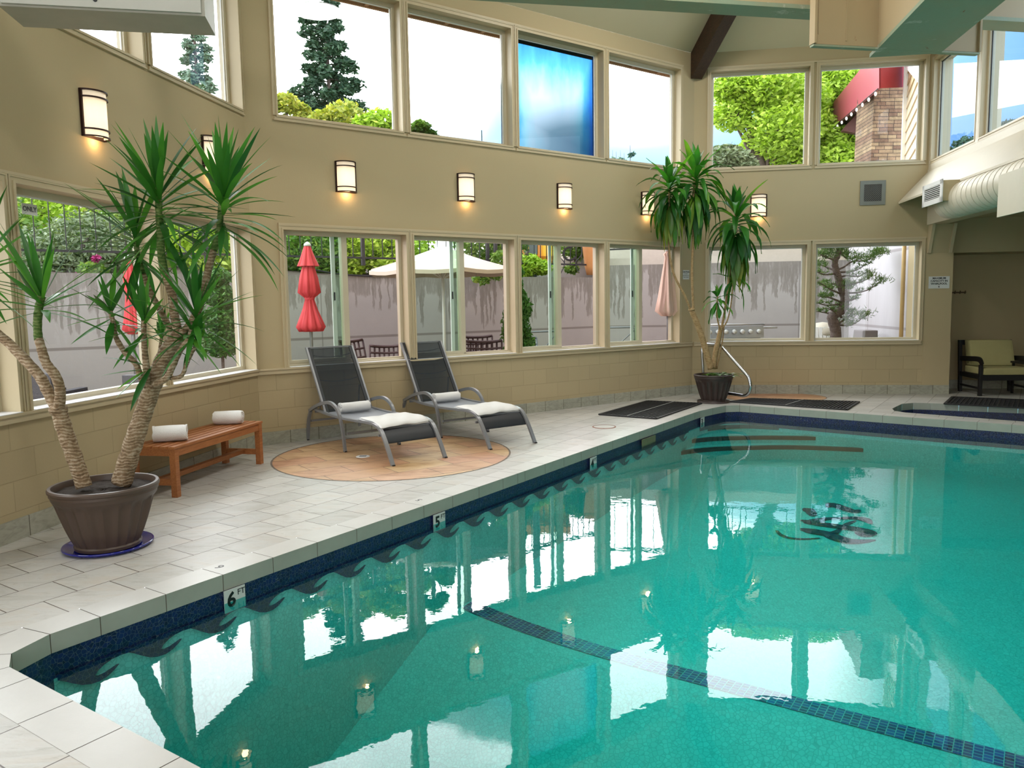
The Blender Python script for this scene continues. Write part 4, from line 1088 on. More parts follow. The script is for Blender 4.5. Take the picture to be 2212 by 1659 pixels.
rolled(ML2@E3(-.02,-1.49,.372),.36,.062,'rolled white towel against the backrest of the further lounger',4)
folded(ML1@E3(.01,-.52,.376),.50,.60,'folded white towel over the foot of the nearer lounger',5)
folded(ML2@E3(.01,-.52,.376),.50,.60,'folded white towel over the foot of the further lounger',6)
# ================================================================= ARMCHAIR IN THE ALCOVE
def armchair():
    a=at(2118,846,12.35); c0=Vector((a.x,a.y,0)); M=Mz(c0,math.radians(-7))
    root=empty('armchair',M,'black framed armchair with yellowish cushions in the alcove','armchair'); K=plain('black_frame',(.008,.007,.007),.45); Cu=plain('olive_cream_cushion',(.42,.38,.17),.9,var=.05,bump=.3,bs=120)
    W_=.78; D_=.72
    for x in (0,W_): 
        m=MB(); m.box(x-.025,x+.025,0,.05,0,.50); m.build('leg',K,root,bevel=.004)
        m=MB(); m.hexa([(x-.025,D_-.02,0),(x+.025,D_-.02,0),(x+.025,D_+.03,0),(x-.025,D_+.03,0),(x-.025,D_+.06,.86),(x+.025,D_+.06,.86),(x+.025,D_+.11,.86),(x-.025,D_+.11,.86)]); m.build('back_post',K,root)
        m=MB(); m.sweep(smoothpath([(x,-.01,.50),(x,.03,.555),(x,.12,.585),(x,.4,.575),(x,.78,.555)],5),[(-.04,-.014),(.04,-.014),(.04,.014),(-.04,.014)],up=(1,0,0)); 
        m.v=[v for v in m.v]; m.build('arm',K,root)
        m=MB(); m.bar((x,.05,.12),(x,D_,.12),.03,.03); m.build('side_rail',K,root)
        m=MB(); m.bar((x,.05,.30),(x,D_,.30),.03,.07); m.build('side_apron',K,root)
    m=MB(); m.box(0,W_,.0,.03,.25,.33); m.build('front_apron',K,root)
    m=MB(); m.box(0,W_,D_+.05,D_+.09,.78,.86); m.build('back_rail',K,root)
    m=MB(); m.box(0,W_,.02,D_,.31,.335); m.build('seat_deck',K,root)
    m=MB(); m.box(.03,W_-.03,.0,D_-.06,.337,.45); m.build('seat_cushion',Cu,root,bevel=.03)
    m=MB(); m.hexa([(.05,D_-.26,.452),(W_-.05,D_-.26,.452),(W_-.04,D_-.08,.455),(.04,D_-.08,.455),(.05,D_-.14,.87),(W_-.06,D_-.14,.87),(W_-.05,D_+.03,.87),(.04,D_+.03,.87)]); m.build('back_cushion',Cu,root,bevel=.035)
armchair()
def sidetable():
    c=at(2236,846,12.3); c=Vector((c.x,c.y,0)); root=empty('side_table',c,'dark side table at the right edge of the alcove','side table'); K=plain('black_table',(.01,.009,.008),.4)
    m=MB(); m.box(-.16,.34,-.1,.4,.50,.53); m.build('top',K,root)
    for x in (-.14,.30):
        for y in (-.08,.36): m=MB(); m.box(x,x+.03,y,y+.03,0,.50); m.build('leg',K,root)
    r2=empty('flower_vase',c+Vector((.0,.1,.53)),'white flowers on the dark side table at the right edge','flowers')
    m=MB(); m.lathe([(.0001,0),(.04,0),(.055,.05),(.03,.1),(.035,.11)],20); m.build('vase',M_white,r2,sm=True)
    rnd=random.Random(3); m=MB()
    for i in range(26):
        a=rnd.random()*6.28; r=.02+.08*rnd.random(); m.ball((r*math.cos(a)-.02,r*math.sin(a),.15+.08*rnd.random()),.018,7,5,(1,1,.6))
    m.build('blossoms',M_white,r2,sm=True)
sidetable()
# ================================================================= PLANTS INDOORS
def keep_inside(o,base,frames=(WL,WM,WB),n=-.03):
    """leaves that would poke through a wall lie against it instead"""
    for v in o.data.vertices:
        p=Vector(v.co)+base
        for F in frames:
            k=(p-F.o).dot(F.l)
            if k>n: p-=F.l*(k-n)
        v.co=p-base
def leafmat(name,c1,c2,c3=None,rough=.4,trans=.3,scale=3,stripe=False,spec=.5):
    t=NT(name); co=t.co('Object'); n=t.noise(scale,3,.6,co); rnd=t.n('ShaderNodeNewGeometry').outputs['Random Per Island']
    f=t.math('ADD',t.math('MULTIPLY',n,.5),t.math('MULTIPLY',rnd,.5))
    st_=[(.25,c1),(.60,c2)]+([(.86,c3)] if c3 else [])
    c=t.ramp(f,st_)
    x=t.n('ShaderNodeBsdfPrincipled'); t.val(x.inputs['Base Color'],c); x.inputs['Roughness'].default_value=rough; x.inputs['Specular IOR Level'].default_value=spec
    tl=t.n('ShaderNodeBsdfTranslucent'); t.l(t.mix(1.0,c,(1.0,1.15,.45),'MULTIPLY'),tl.inputs['Color'])
    mx=t.n('ShaderNodeMixShader'); mx.inputs[0].default_value=trans; t.l(x.outputs[0],mx.inputs[1]); t.l(tl.outputs[0],mx.inputs[2]); t.l(mx.outputs[0],t.out.inputs[0]); return t.m
M_yleaf=leafmat('yucca_leaf',(.016,.095,.018),(.05,.21,.03),(.14,.38,.05),trans=.4)
M_dleaf=leafmat('dracaena_leaf',(.014,.10,.014),(.05,.24,.026),(.24,.42,.04),trans=.4)
M_dleaf2=leafmat('dracaena_leaf_yellowing',(.06,.16,.02),(.16,.27,.03),(.36,.33,.05))
def bark(name,c1,c2,c3):
    t=NT(name); co=t.co('Object'); z=t.co('Object',scale=(1,1,1)); w=t.n('ShaderNodeTexWave'); w.bands_direction='Z'; w.inputs['Scale'].default_value=14; w.inputs['Distortion'].default_value=9; w.inputs['Detail'].default_value=3; t.l(z,w.inputs['Vector'])
    n=t.noise(22,5,.7,co); f=t.math('ADD',t.math('MULTIPLY',w.outputs['Fac'],.20),t.math('MULTIPLY',n,.85))
    return t.pbr(t.ramp(f,[(.25,c1),(.5,c2),(.75,c3)]),.8,bump=t.bump(f,.8,.012))
M_ybark=bark('yucca_bark',(.09,.05,.022),(.26,.17,.09),(.52,.42,.30))
M_ystem=bark('yucca_green_stem',(.03,.06,.01),(.07,.14,.02),(.20,.24,.08))
M_dbark=bark('dracaena_bark',(.16,.09,.035),(.32,.21,.09),(.44,.31,.16))
def leaf(m,b,d,L,W,droop,segs=8,fold=.25,wav=0.0,tip=1.0,rnd=random,base_w=.35,peak=.35):
    p=Vector(b); d=Vector(d).normalized(); st_=L/segs; vs=[]
    side0=d.cross(Vector((0,0,1)))
    if side0.length<.15: side0=d.cross(Vector((rnd.uniform(-1,1),rnd.uniform(-1,1),0)))
    side0.normalize(); ph=rnd.random()*6
    for k in range(segs+1):
        f=k/segs
        wv=(base_w+(1-base_w)*min(1,f/peak)) if f<peak else max(0,1-((f-peak)/(1-peak))**1.7)
        w=W*wv/2; s=side0; up=s.cross(d).normalized()
        o=up*(fold*w); wob=s*(wav*math.sin(ph+f*9))+up*(wav*math.cos(ph+f*11))
        vs+= [p-s*w+o+wob,p+wob*.6,p+s*w+o-wob*.3]
        d=(d+Vector((0,0,-droop*st_*(0.4+f)))).normalized(); p=p+d*st_
    bI=len(m.v); m.v+=[tuple(v) for v in vs]
    for k in range(segs):
        a=bI+3*k; m.f+=[(a,a+1,a+4,a+3),(a+1,a+2,a+5,a+4)]; m.mi+=[m.cm,m.cm]
def sphdir(th,ph,ax=Vector((0,0,1))):
    x=ax.cross(Vector((0.3,1,0.1))).normalized(); y=ax.cross(x)
    return ax*math.cos(th)+(x*math.cos(ph)+y*math.sin(ph))*math.sin(th)
def pot(root,rt,rb,h,flutes,mat,depth=.10,soilmat=None):
    m=MB()
    def rip(a,z):
        k=min(1,max(0,(z-.02)/.04))*min(1,max(0,(h*.80-z)/.03)) if h*.02<z<h*.82 else 0
        return 1-.085*k*abs(math.sin(a*flutes/2))**.6+.0
    pr=[(rb*.55,.0),(rb,.0),(rb*1.02,.02)]
    for i in range(12):
        f=i/11; z=.03+(h*.80-.03)*f; pr.append((rb+(rt*.93-rb)*(f**.8),z))
    pr+= [(rt*.945,h*.82),(rt*.955,h*.86),(rt*.975,h*.88),(rt*.975,h*.92),(rt,h*.94),(rt*1.005,h*.975),(rt*.985,h),(rt*.93,h),(rt*.915,h*.97),(rt*.90,h-depth)]
    m.lathe(pr,120,ripple=rip); m.build('planter_body',mat,root,sm=False,auto=.6)
    m=MB(); rr=rt*.905; rnd=random.Random(5); vs=[]; N=14; n=40
    for i in range(N+1):
        for j in range(n):
            a=2*PI*j/n; r=rr*i/N; vs.append((r*math.cos(a),r*math.sin(a),h-depth+.012+rnd.uniform(-.006,.008)))
    m.add(vs,[(i*n+j,i*n+(j+1)%n,(i+1)*n+(j+1)%n,(i+1)*n+j) for i in range(N) for j in range(n)]); m.build('soil',soilmat,root,sm=True)
M_soil=plain('potting_soil',(.035,.022,.014),.95,var=.3,scale=40,bump=1,bs=70)
M_pot=plain('brown_resin_pot',(.085,.055,.040),.42,var=.05,scale=3)
M_potd=plain('dark_brown_pot',(.045,.028,.024),.45,var=.05)
def limb(root,pts,r0,r1,mat,name='trunk',nn=5,n=14,knob=.05,seed=1):
    path=smoothpath(pts,nn); N=len(path); rnd=random.Random(seed); m=MB()
    sc_=[((r0+(r1-r0)*i/(N-1))/r0)*(1+knob*math.sin(i*2.1+seed)+rnd.uniform(-knob,knob)*.6) for i in range(N)]
    m.tube(path,r0,n,scales=sc_); return m.build(name,mat,root,sm=True)
def yucca():
    base=flo(235,1180); base.y+=.0; root=empty('potted_yucca',base,'tall branching yucca in a fluted brown pot on a blue saucer','potted plant')
    m=MB(); m.lathe([(.0001,.006),(.20,.006),(.245,.010),(.268,.026),(.280,.030),(.284,.022),(.26,.004),(.22,.0)],56); m.build('saucer',plain('cobalt_glaze',(.008,.012,.22),.12,var=.04,coat=.6),root,sm=True)
    pr=empty('pot',Matrix.Identity(4)); pr.parent=root; pr.location=(0,0,.012)
    pot(pr,.340,.205,.425,22,M_pot,depth=.055,soilmat=M_soil)
    B=lambda x,y,dy=0.0: at(x,y,base.y+dy)-base
    T=[B(182,1052,-.05),B(165,1000,-.05),B(145,945,-.06),B(126,885,-.08)]
    limb(root,T,.050,.050,M_ybark,'trunk',seed=1)
    m=MB(); m.ball(T[-1]+Vector((0,0,.0)),.058,12,8,(1,1,.8)); m.build('pruned_knuckle',M_ybark,root,sm=True)
    limb(root,[B(122,884,-.08),B(103,845,-.06),B(85,812,-.05),B(52,775,-.02),B(20,742,0),B(-12,715,0),B(-40,680,0),B(-48,600,0)],.036,.028,M_ybark,'branch',seed=2)
    A2=[B(128,880,-.10),B(130,845,-.16),B(120,812,-.20),B(100,785,-.22),B(90,755,-.22),B(83,730,-.22)]
    limb(root,A2,.034,.026,M_ybark,'branch',seed=3); limb(root,[B(83,735,-.22),B(81,700,-.22),B(84,665,-.22),B(90,640,-.22)],.026,.024,M_ystem,'green_stem',seed=4)
    U=[B(262,1045,.06),B(278,990,.06),B(297,930,.06),B(315,878,.06),B(335,820,.05),B(350,780,.04),B(370,745,.02),B(388,722,.0)]
    limb(root,U,.066,.046,M_ybark,'trunk',n=18,seed=5)
    limb(root,[B(388,725,0),B(378,690,0),B(373,645,0),B(365,615,0),B(355,590,0)],.031,.026,M_ybark,'branch',seed=6)
    limb(root,[B(356,592,0),B(348,545,0),B(346,500,0),B(343,450,0),B(342,405,0)],.027,.021,M_ystem,'green_stem',seed=7)
    limb(root,[B(380,722,.1),B(362,700,.12),B(345,668,.14),B(325,632,.16),B(308,590,.16)],.022,.019,M_ybark,'branch',seed=8)
    limb(root,[B(309,592,.16),B(298,555,.16),B(294,525,.16),B(291,500,.16)],.019,.016,M_ystem,'green_stem',seed=9)
    limb(root,[B(392,722,-.03),B(412,700,-.05),B(428,668,-.06),B(442,620,-.05),B(452,575,-.05),B(462,540,-.05)],.029,.022,M_ybark,'branch',seed=10)
    limb(root,[B(462,542,-.05),B(473,500,-.05),B(477,455,-.05),B(482,405,-.05)],.022,.018,M_ystem,'green_stem',seed=11)
    low=[([B(314,835,.02),B(303,812),B(294,787),B(270,761),B(250,728),B(244,695),B(238,672)],.021,.015),([B(317,828,-.02),B(316,795,-.05),B(313,762,-.07),B(311,731,-.08),B(310,690,-.08)],.023,.016),
         ([B(336,815,.12),B(342,780,.16),B(346,750,.18),B(350,722,.18)],.014,.011),([B(333,830,-.02),B(358,818,-.1),B(374,790,-.12),B(388,759,-.13),B(408,731,-.13),B(414,712,-.13)],.022,.016),
         ([B(368,817,-.08),B(392,812,-.1),B(404,784,-.1),B(415,761,-.1),B(427,742,-.1)],.014,.011)]
    for i,(pp,a,b) in enumerate(low): limb(root,pp,a,b,M_ybark,'branch',n=10,seed=20+i)
    rnd=random.Random(11)
    def rosette(c,n,L,ax=(0,0,1),th=(4,120),droop=1.2,stem=.12,W=.047,seed=0,mat=None):
        rnd=random.Random(seed); ax=Vector(ax).normalized(); m=MB()
        for i in range(n):
            f=(i+.5)/n; a=math.radians(th[0]+(th[1]-th[0])*f**1.0); ph=i*2.39996+rnd.uniform(-.3,.3)
            b=c-ax*stem*f*1.0; l=L*(rnd.uniform(.8,1.08))*(1.0 if f>.12 else .8)
            leaf(m,b,sphdir(a+rnd.uniform(-.12,.12),ph,ax),l,W*rnd.uniform(.85,1.15),droop*rnd.uniform(.2,1.2)*(.2+f),9,rnd=rnd,peak=.4)
        o=m.build('leaf_rosette',mat or M_yleaf,root,sm=True); keep_inside(o,base); return o
    rosette(B(342,398,0),60,.54,seed=1,th=(9,130),droop=1.7,stem=.30)
    rosette(B(482,400,-.05),56,.52,ax=(.05,0,1),seed=2,th=(9,125),droop=1.9,stem=.30)
    rosette(B(291,500,.16),42,.52,ax=(-.1,0,1),seed=3,th=(5,140),droop=2.2,stem=.20)
    rosette(B(424,668,-.12),30,.48,ax=(.12,0,1),seed=4,th=(4,125),droop=1.2,stem=.12,W=.042)
    rosette(B(90,640,-.22),26,.52,ax=(.0,0,1),seed=5,th=(4,105),droop=.9,stem=.10,W=.044)
    rosette(B(310,688,-.08),22,.40,seed=6,th=(6,130),droop=1.0,stem=.10,W=.040)
    rosette(B(238,670,0),16,.34,ax=(-.15,0,1),seed=7,th=(6,150),droop=1.5,stem=.08)
    rosette(B(414,712,-.13),14,.34,seed=8,th=(40,150),droop=1.6,stem=.08)
    rosette(B(350,722,.18),10,.26,seed=9,th=(10,100),droop=1.2,stem=.05,W=.03)
    rosette(B(427,740,-.1),8,.28,seed=10,th=(20,95),droop=1.2,stem=.04)
    rosette(B(316,800,-.06),5,.34,ax=(-.6,-.3,-.3),seed=13,th=(10,60),droop=.9,stem=.04)
    rosette(B(-50,560,0),34,.55,ax=(.1,0,1),seed=12,th=(10,125),droop=1.0,stem=.18,W=.044)
yucca()
def dracaena():
    b0=at(1541,852,12.15); base=Vector((b0.x,b0.y,0)); root=empty('potted_dracaena',base,'tall potted dracaena with drooping strap leaves in the far corner','potted plant')
    m=MB(); m.lathe([(.0001,.004),(.22,.004),(.24,.03),(.25,.03),(.25,.0)],36); m.build('saucer',M_potd,root,sm=True)
    pr=empty('pot',Matrix.Identity(4)); pr.parent=root; pr.location=(0,0,.012)
    pot(pr,.305,.185,.43,20,M_potd,depth=.05,soilmat=M_soil)
    B=lambda x,y,dy=0.0: at(x,y,base.y+dy)-base
    limb(root,[B(1536,797,-.05),B(1527,765,-.05),B(1515,725,-.04),B(1504,695,-.03),B(1494,671,-.02)],.052,.042,M_dbark,'trunk',seed=1)
    m=MB(); m.ball(B(1494,669,-.02),.055,12,8,(1,1,.6)); m.build('pruned_knuckle',M_dbark,root,sm=True)
    limb(root,[B(1492,670,-.04),B(1480,640,-.06),B(1462,607,-.06),B(1452,580,-.05),B(1446,540,-.04),B(1445,480,-.02),B(1446,405,0)],.018,.016,M_dbark,'cane',n=10,seed=2,knob=.02)
    limb(root,[B(1498,671,0),B(1496,630,0),B(1495,580,0),B(1497,520,.02),B(1496,450,.02),B(1502,380,.02)],.020,.018,M_dbark,'cane',n=10,seed=3,knob=.02)
    limb(root,[B(1541,797,.08),B(1546,760,.08),B(1552,735,.08),B(1558,705,.08)],.045,.036,M_dbark,'trunk',seed=4)
    limb(root,[B(1533,795,-.02),B(1515,730,-.02),B(1500,685,-.02)],.012,.010,M_dbark,'cane',n=8,seed=9,knob=.02)
    limb(root,[B(1548,797,.1),B(1560,740,.1),B(1564,705,.1)],.012,.010,M_dbark,'cane',n=8,seed=8,knob=.02)
    limb(root,[B(1556,712,.05),B(1550,690,.05),B(1549,665,.05),B(1550,640,.05)],.014,.012,M_dbark,'cane',n=8,seed=5,knob=.02)
    limb(root,[B(1559,708,.08),B(1566,670,.08),B(1572,620,.08),B(1580,560,.08),B(1586,500,.08),B(1590,455,.08)],.019,.016,M_dbark,'cane',n=10,seed=6,knob=.02)
    limb(root,[B(1561,708,.05),B(1572,690,.05),B(1580,650,.05),B(1584,600,.05)],.012,.010,M_dbark,'cane',n=8,seed=7,knob=.02)
    def cl(c,n,L,seed,ax=(0,0,1),th=(2,150),droop=4,stem=.5,W=.10,yel=.15,name='leaf_cluster'):
        rnd=random.Random(seed); ax=Vector(ax).normalized(); m=MB(); my=MB()
        for i in range(n):
            f=(i+.5)/n; a=math.radians(th[0]+(th[1]-th[0])*f**.75); ph=i*2.39996+rnd.uniform(-.3,.3); t=my if (f>.72 and rnd.random()<yel*3.2) else m
            leaf(t,c-ax*stem*f,sphdir(a,ph,ax),L*rnd.uniform(.8,1.1)*(.62 if f<.12 else 1),W*rnd.uniform(.8,1.15),droop*(.18+f)*rnd.uniform(.7,1.3)*(.25 if f<.15 else 1),9,wav=.008,rnd=rnd,base_w=.3,peak=.45,fold=.35)
        keep_inside(m.build(name,M_dleaf,root,sm=True),base)
        if my.v: keep_inside(my.build('yellowing_leaves',M_dleaf2,root,sm=True),base)
    cl(B(1447,392,0),64,.62,1,droop=8,stem=.42)
    cl(B(1502,372,.02),84,.68,2,droop=8,stem=.50)
    cl(B(1591,455,.08),70,.72,3,droop=9,stem=.62,yel=.25,W=.11)
    cl(B(1550,640,.05),16,.36,4,droop=8,stem=.12,W=.06,yel=0)
    cl(B(1584,600,.05),6,.5,5,droop=12,stem=.1,W=.07,th=(60,120),yel=0)
    rnd=random.Random(8); m=MB()
    for i in range(34):
        a=rnd.random()*6.28; r=.20*rnd.random()**.5; leaf(m,(r*math.cos(a)+.07,r*math.sin(a),.41+.04*rnd.random()),(math.cos(a*2),math.sin(a*2),.1),.24,.05,1.5,5,rnd=rnd,wav=.006)
    m.build('fallen_leaves',M_dleaf2,root,sm=True)
dracaena()
# ================================================================= OUTDOORS
def concrete(name,F,col=(.36,.35,.34),zt=2.1,streak=1.0):
    t=NT(name); s_,z=walluv(t,F); wob=t.math('MULTIPLY',t.noise(2.5,3,.6,t.comb(t.math('MULTIPLY',s_,3.0),z)),.16)
    def runs(fr,sd,amt):
        w=t.n('ShaderNodeTexWhiteNoise',noise_dimensions='2D'); q=t.math('FLOOR',t.math('MULTIPLY',t.math('ADD',s_,wob),fr)); t.l(t.comb(q,sd),w.inputs['Vector']); return t.math('MULTIPLY',t.math('POWER',w.outputs['Value'],2.2),amt)
    ln_=t.math('MAXIMUM',runs(22.0,1.0,.95),t.math('MAXIMUM',runs(9.0,2.0,.80),runs(3.3,3.0,.50)))
    n=t.noise(3.0,6,.7,t.comb(t.math('MULTIPLY',s_,7.0),t.math('MULTIPLY',z,1.1)))
    k=t.math('ADD',t.math('SUBTRACT',t.math('ADD',z,t.math('MULTIPLY',ln_,streak)),zt-.04),t.math('MULTIPLY',t.math('SUBTRACT',n,.5),.35)); k=t.math('MULTIPLY',t.ramp(k,[(.0,0.0),(.05,.7),(.4,1.0)]),t.ramp(n,[(.30,.35),(.5,1.0)]))
    big=t.noise(.9,4,.6,t.comb(s_,z)); base=t.mix(big,tuple(c*.82 for c in col),tuple(min(1,c*1.12) for c in col))
    c=t.mix(t.math('MULTIPLY',k,.70),base,(.13,.115,.095))
    g=t.math('ABSOLUTE',t.math('SUBTRACT',z,1.03)); gm=t.ramp(g,[(.018,1.0),(.026,0.0)])
    c=t.mix(t.math('MULTIPLY',gm,.7),c,(.14,.12,.11))
    b=t.n('ShaderNodeTexBrick'); b.offset=0; t.l(t.comb(s_,t.math('ADD',z,5)),b.inputs['Vector']); b.inputs['Scale'].default_value=1; b.inputs['Brick Width'].default_value=2.6; b.inputs['Row Height'].default_value=30; b.inputs['Mortar Size'].default_value=.012
    c=t.mix(t.math('MULTIPLY',b.outputs['Fac'],.55),c,(.13,.12,.11))
    return t.pbr(c,.85,bump=t.bump(t.noise(8,5,.6,t.comb(s_,z)),.3,.01))
OL=Fr(WL(0,4.6),9.07); OM=Fr(WM(0,4.3),53.74); OB=Fr(WB(0,4.35),99.07)
def isect(A,B_):
    # point where line A(s) meets line B
    d1,d2=A.d,B_.d; den=d1.x*d2.y-d1.y*d2.x; w=B_.o-A.o; s=(w.x*d2.y-w.y*d2.x)/den; return s
sLM=isect(OL,OM); pLM=OL(sLM); sM0=(pLM-OM.o).dot(OM.d); sMB=isect(OM,OB); pMB=OM(sMB); sB0=(pMB-OB.o).dot(OB.d)
# corner of the back retaining wall and the pale side wall
cB=at(1838,700,16.9); sB1=(Vector((cB.x,cB.y,0))-OB.o).dot(OB.d)
def rwall(name,F,s0,s1,z1,mat,top=.30):
    m=MB(); slab(m,F,s0,s1,0,.3,-.3,z1); return st(m,name,mat)
rwall('garden_wall_left',OL,-16,sLM+.15,2.0,concrete('concrete_left',OL,zt=2.0))
rwall('garden_wall_middle',OM,sM0-.1,sMB+.15,2.15,concrete('concrete_middle',OM,zt=2.15,streak=1.1))
rwall('garden_wall_back',OB,sB0-.1,sB1+.1,2.42,concrete('concrete_back',OB,zt=2.42,streak=1.5))
pS=OB(sB1); OS=Fr((pS.x,pS.y,0),187.0)
def pale():
    F=OS; t=NT('pale_concrete'); s_,z=walluv(t,F); n=t.noise(1.2,5,.6,t.comb(t.math('MULTIPLY',s_,2.2),t.math('MULTIPLY',z,.5)))
    c=t.mix(n,(.44,.42,.44),(.60,.57,.60)); 
    g=t.math('MINIMUM',t.math('ABSOLUTE',t.math('SUBTRACT',z,1.03)),t.math('ABSOLUTE',t.math('SUBTRACT',z,2.45))); inr=t.ramp(t.math('ABSOLUTE',t.math('SUBTRACT',s_,1.6)),[(1.75,1.0),(1.78,0.0)],'CONSTANT')
    gm=t.math('MULTIPLY',t.ramp(g,[(.022,1.0),(.03,0.0)]),1.0); c=t.mix(t.math('MULTIPLY',gm,.55),c,(.22,.18,.18))
    gv=t.ramp(t.math('ABSOLUTE',t.math('SUBTRACT',s_,1.25)),[(.010,1.0),(.016,0.0)]); c=t.mix(t.math('MULTIPLY',gv,.6),c,(.16,.14,.14))
    return t.pbr(c,.85)
m=MB(); slab(m,OS,-.2,4.1,0,.3,-.3,3.9); st(m,'garden_wall_side',pale())
# patio and banks
M_patio=plain('patio_pavers',(.26,.16,.12),.7,var=.15,scale=2); M_mulch=plain('bark_mulch',(.10,.065,.05),.95,var=.35,scale=30,bump=1,bs=14); M_lawn=plain('grass_bank',(.10,.18,.05),.9,var=.3,scale=6,bump=.6,bs=20)
m=MB(); m.poly([OL(-16,0,-.06),WL(-16,TH,-.06),WL(0,TH,-.06)]+[WM(7.477,TH,-.06),WB(4.0,TH,-.06),OS(4.0,0,-.06),OB(sB1,0,-.06),OM(sMB,0,-.06),OL(sLM,0,-.06)]); st(m,'patio_ground',M_patio)
m=MB()
def bank(F,s0,s1,z,n0=.25,mat=None): slab(m,F,s0,s1,n0,9,z-.25,z-.02)
m=MB(); 
for F,s0,s1,z in ((OL,-16,sLM+1.0,2.0),(OM,sM0-1.0,sMB+.2,2.12)):
    m.hexa([F(s0,.25,z-.3),F(s1,.25,z-.3),F(s1,9,z-.3),F(s0,9,z-.3),F(s0,.25,z-.03),F(s1,.25,z-.03),F(s1,9,z+.9),F(s0,9,z+.9)])
st(m,'garden_bank',M_mulch)
m=MB(); slab(m,OB,sB0-4,sB1+12,.25,14,2.1,2.38); st(m,'garden_terrace',plain('terrace_paving',(.38,.36,.34),.8))
m=MB(); m.box(-160,160,22,400,1.0,1.9); m.box(-160,-14,-60,400,.9,1.8); st(m,'outside_ground',M_lawn)
# ---- railings: a top rail, bottom rail, posts and pickets, each fence run one thing
M_iron=plain('dark_iron',(.03,.03,.035),.5,.3); M_railgrey=plain('grey_rail',(.16,.16,.18),.5,.2)
def railing(F,s0,s1,z0,z1,label,step=.145,mat=None,slope=0.0,n=.12,zb=.06):
    root=empty('garden_railing',F.m(s0,n,z0),label,'railing'); L_=s1-s0; mat=mat or M_iron; S=lambda x:slope*x
    m=MB(); m.bar((0,0,z1-z0),(L_,0,z1-z0+S(L_)),.045,.05); m.build('top_rail',mat,root)
    m=MB(); m.bar((0,0,zb),(L_,0,zb+S(L_)),.03,.035); m.build('bottom_rail',mat,root)
    m=MB(); k=step
    while k<L_: m.bar((k,0,zb+S(k)),(k,0,z1-z0+S(k)),.014,.014); k+=step
    m.build('pickets',mat,root)
    k=0
    while k<=L_+.01: m=MB(); m.bar((k,0,-.08+S(k)),(k,0,z1-z0+.04+S(k)),.06,.06); m.build('post',mat,root); k+=L_/max(1,round(L_/2.4))
    return root
railing(OL,-12,sLM,2.05,3.12,'grey metal railing on the concrete wall outside the left windows',mat=M_railgrey,step=.24)
railing(OM,sM0+.1,6.3,2.42,3.45,'dark iron railing above the stained wall behind the red umbrella',step=.20)
railing(OM,6.5,sMB,2.38,3.5,'dark iron railing in front of the yellow building',step=.17)
railing(OB,sB0,sB1,2.72,3.9,'dark iron railing along the terrace over the back retaining wall',step=.30,slope=.015)
m=MB(); slab(m,OB,sB0-1.2,sB1+4,.9,1.15,2.1,2.62); slab(m,OB,sB0-1.2,sB1+4,1.9,2.1,2.1,3.15); st(m,'terrace_parapet',plain('cream_render',(.50,.46,.40),.8))
# hose along the top of the wall
m=MB(); m.tube(smoothpath([OM(2.3,-.01,2.28),OM(2.9,-.02,2.18),OM(3.7,-.02,2.14),OM(4.5,-.02,2.2),OM(5.0,-.01,2.3)],6),.014,6); tag(m.build('garden_hose',M_rubber),'thin black hose sagging along the top of the stained wall','hose')
# ---- foliage makers
def leafcloud(m,blobs,n,size,seed=0,flat=.5,droop=.3):
    """many small leaf blades on the surface of overlapping blobs (c, r, scale)"""
    rnd=np.random.RandomState(seed); tot=sum(b[1]**2 for b in blobs); V=[];Fq=[]
    base=len(m.v)
    for c,r,sc_ in blobs:
        k=int(n*r*r/tot)
        u=rnd.normal(size=(k,3)); u/=np.linalg.norm(u,axis=1)[:,None]; rad=r*(rnd.uniform(.55,1.08,size=(k,1)))
        p=np.array(c)+u*rad*np.array(sc_)
        a=rnd.normal(size=(k,3)); a[:,2]=a[:,2]*flat-droop; a/=np.linalg.norm(a,axis=1)[:,None]
        b=np.cross(a,rnd.normal(size=(k,3))); b/=np.linalg.norm(b,axis=1)[:,None]
        s=size*rnd.uniform(.6,1.35,size=(k,1)); q=np.stack([p-a*s,p+b*s*.42,p+a*s,p-b*s*.42],axis=1)
        V.append(q.reshape(-1,3))
    V=np.concatenate(V); N=len(V)//4
    m.v+= [tuple(x) for x in V.tolist()]; m.f+=[(base+4*i,base+4*i+1,base+4*i+2,base+4*i+3) for i in range(N)]; m.mi+=[m.cm]*N
M_maple=leafmat('maple_leaves',(.22,.34,.03),(.42,.60,.06),(.66,.80,.16),.5,.35,1.2)
M_maple2=leafmat('garden_maple_leaves',(.07,.17,.025),(.17,.30,.05),(.40,.46,.12),.5,.35,1.5)
M_yel=leafmat('yellow_green_leaves',(.20,.28,.05),(.42,.42,.06),(.58,.50,.08),.5,.35,1.5)
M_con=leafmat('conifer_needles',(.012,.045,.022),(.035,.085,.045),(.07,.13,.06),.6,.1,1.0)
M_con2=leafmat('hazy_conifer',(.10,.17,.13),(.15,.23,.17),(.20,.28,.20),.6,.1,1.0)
M_arb=leafmat('arborvitae',(.03,.11,.015),(.07,.20,.03),(.13,.28,.05),.6,.2,2.5)
M_pine=leafmat('pine_needles',(.05,.12,.03),(.12,.21,.06),(.24,.30,.10),.6,.2,3)
M_gray=leafmat('grey_green_leaves',(.12,.17,.09),(.20,.26,.15),(.28,.32,.20),.6,.2,2)
M_tbark=bark('tree_bark',(.05,.035,.03),(.11,.08,.07),(.18,.14,.12))
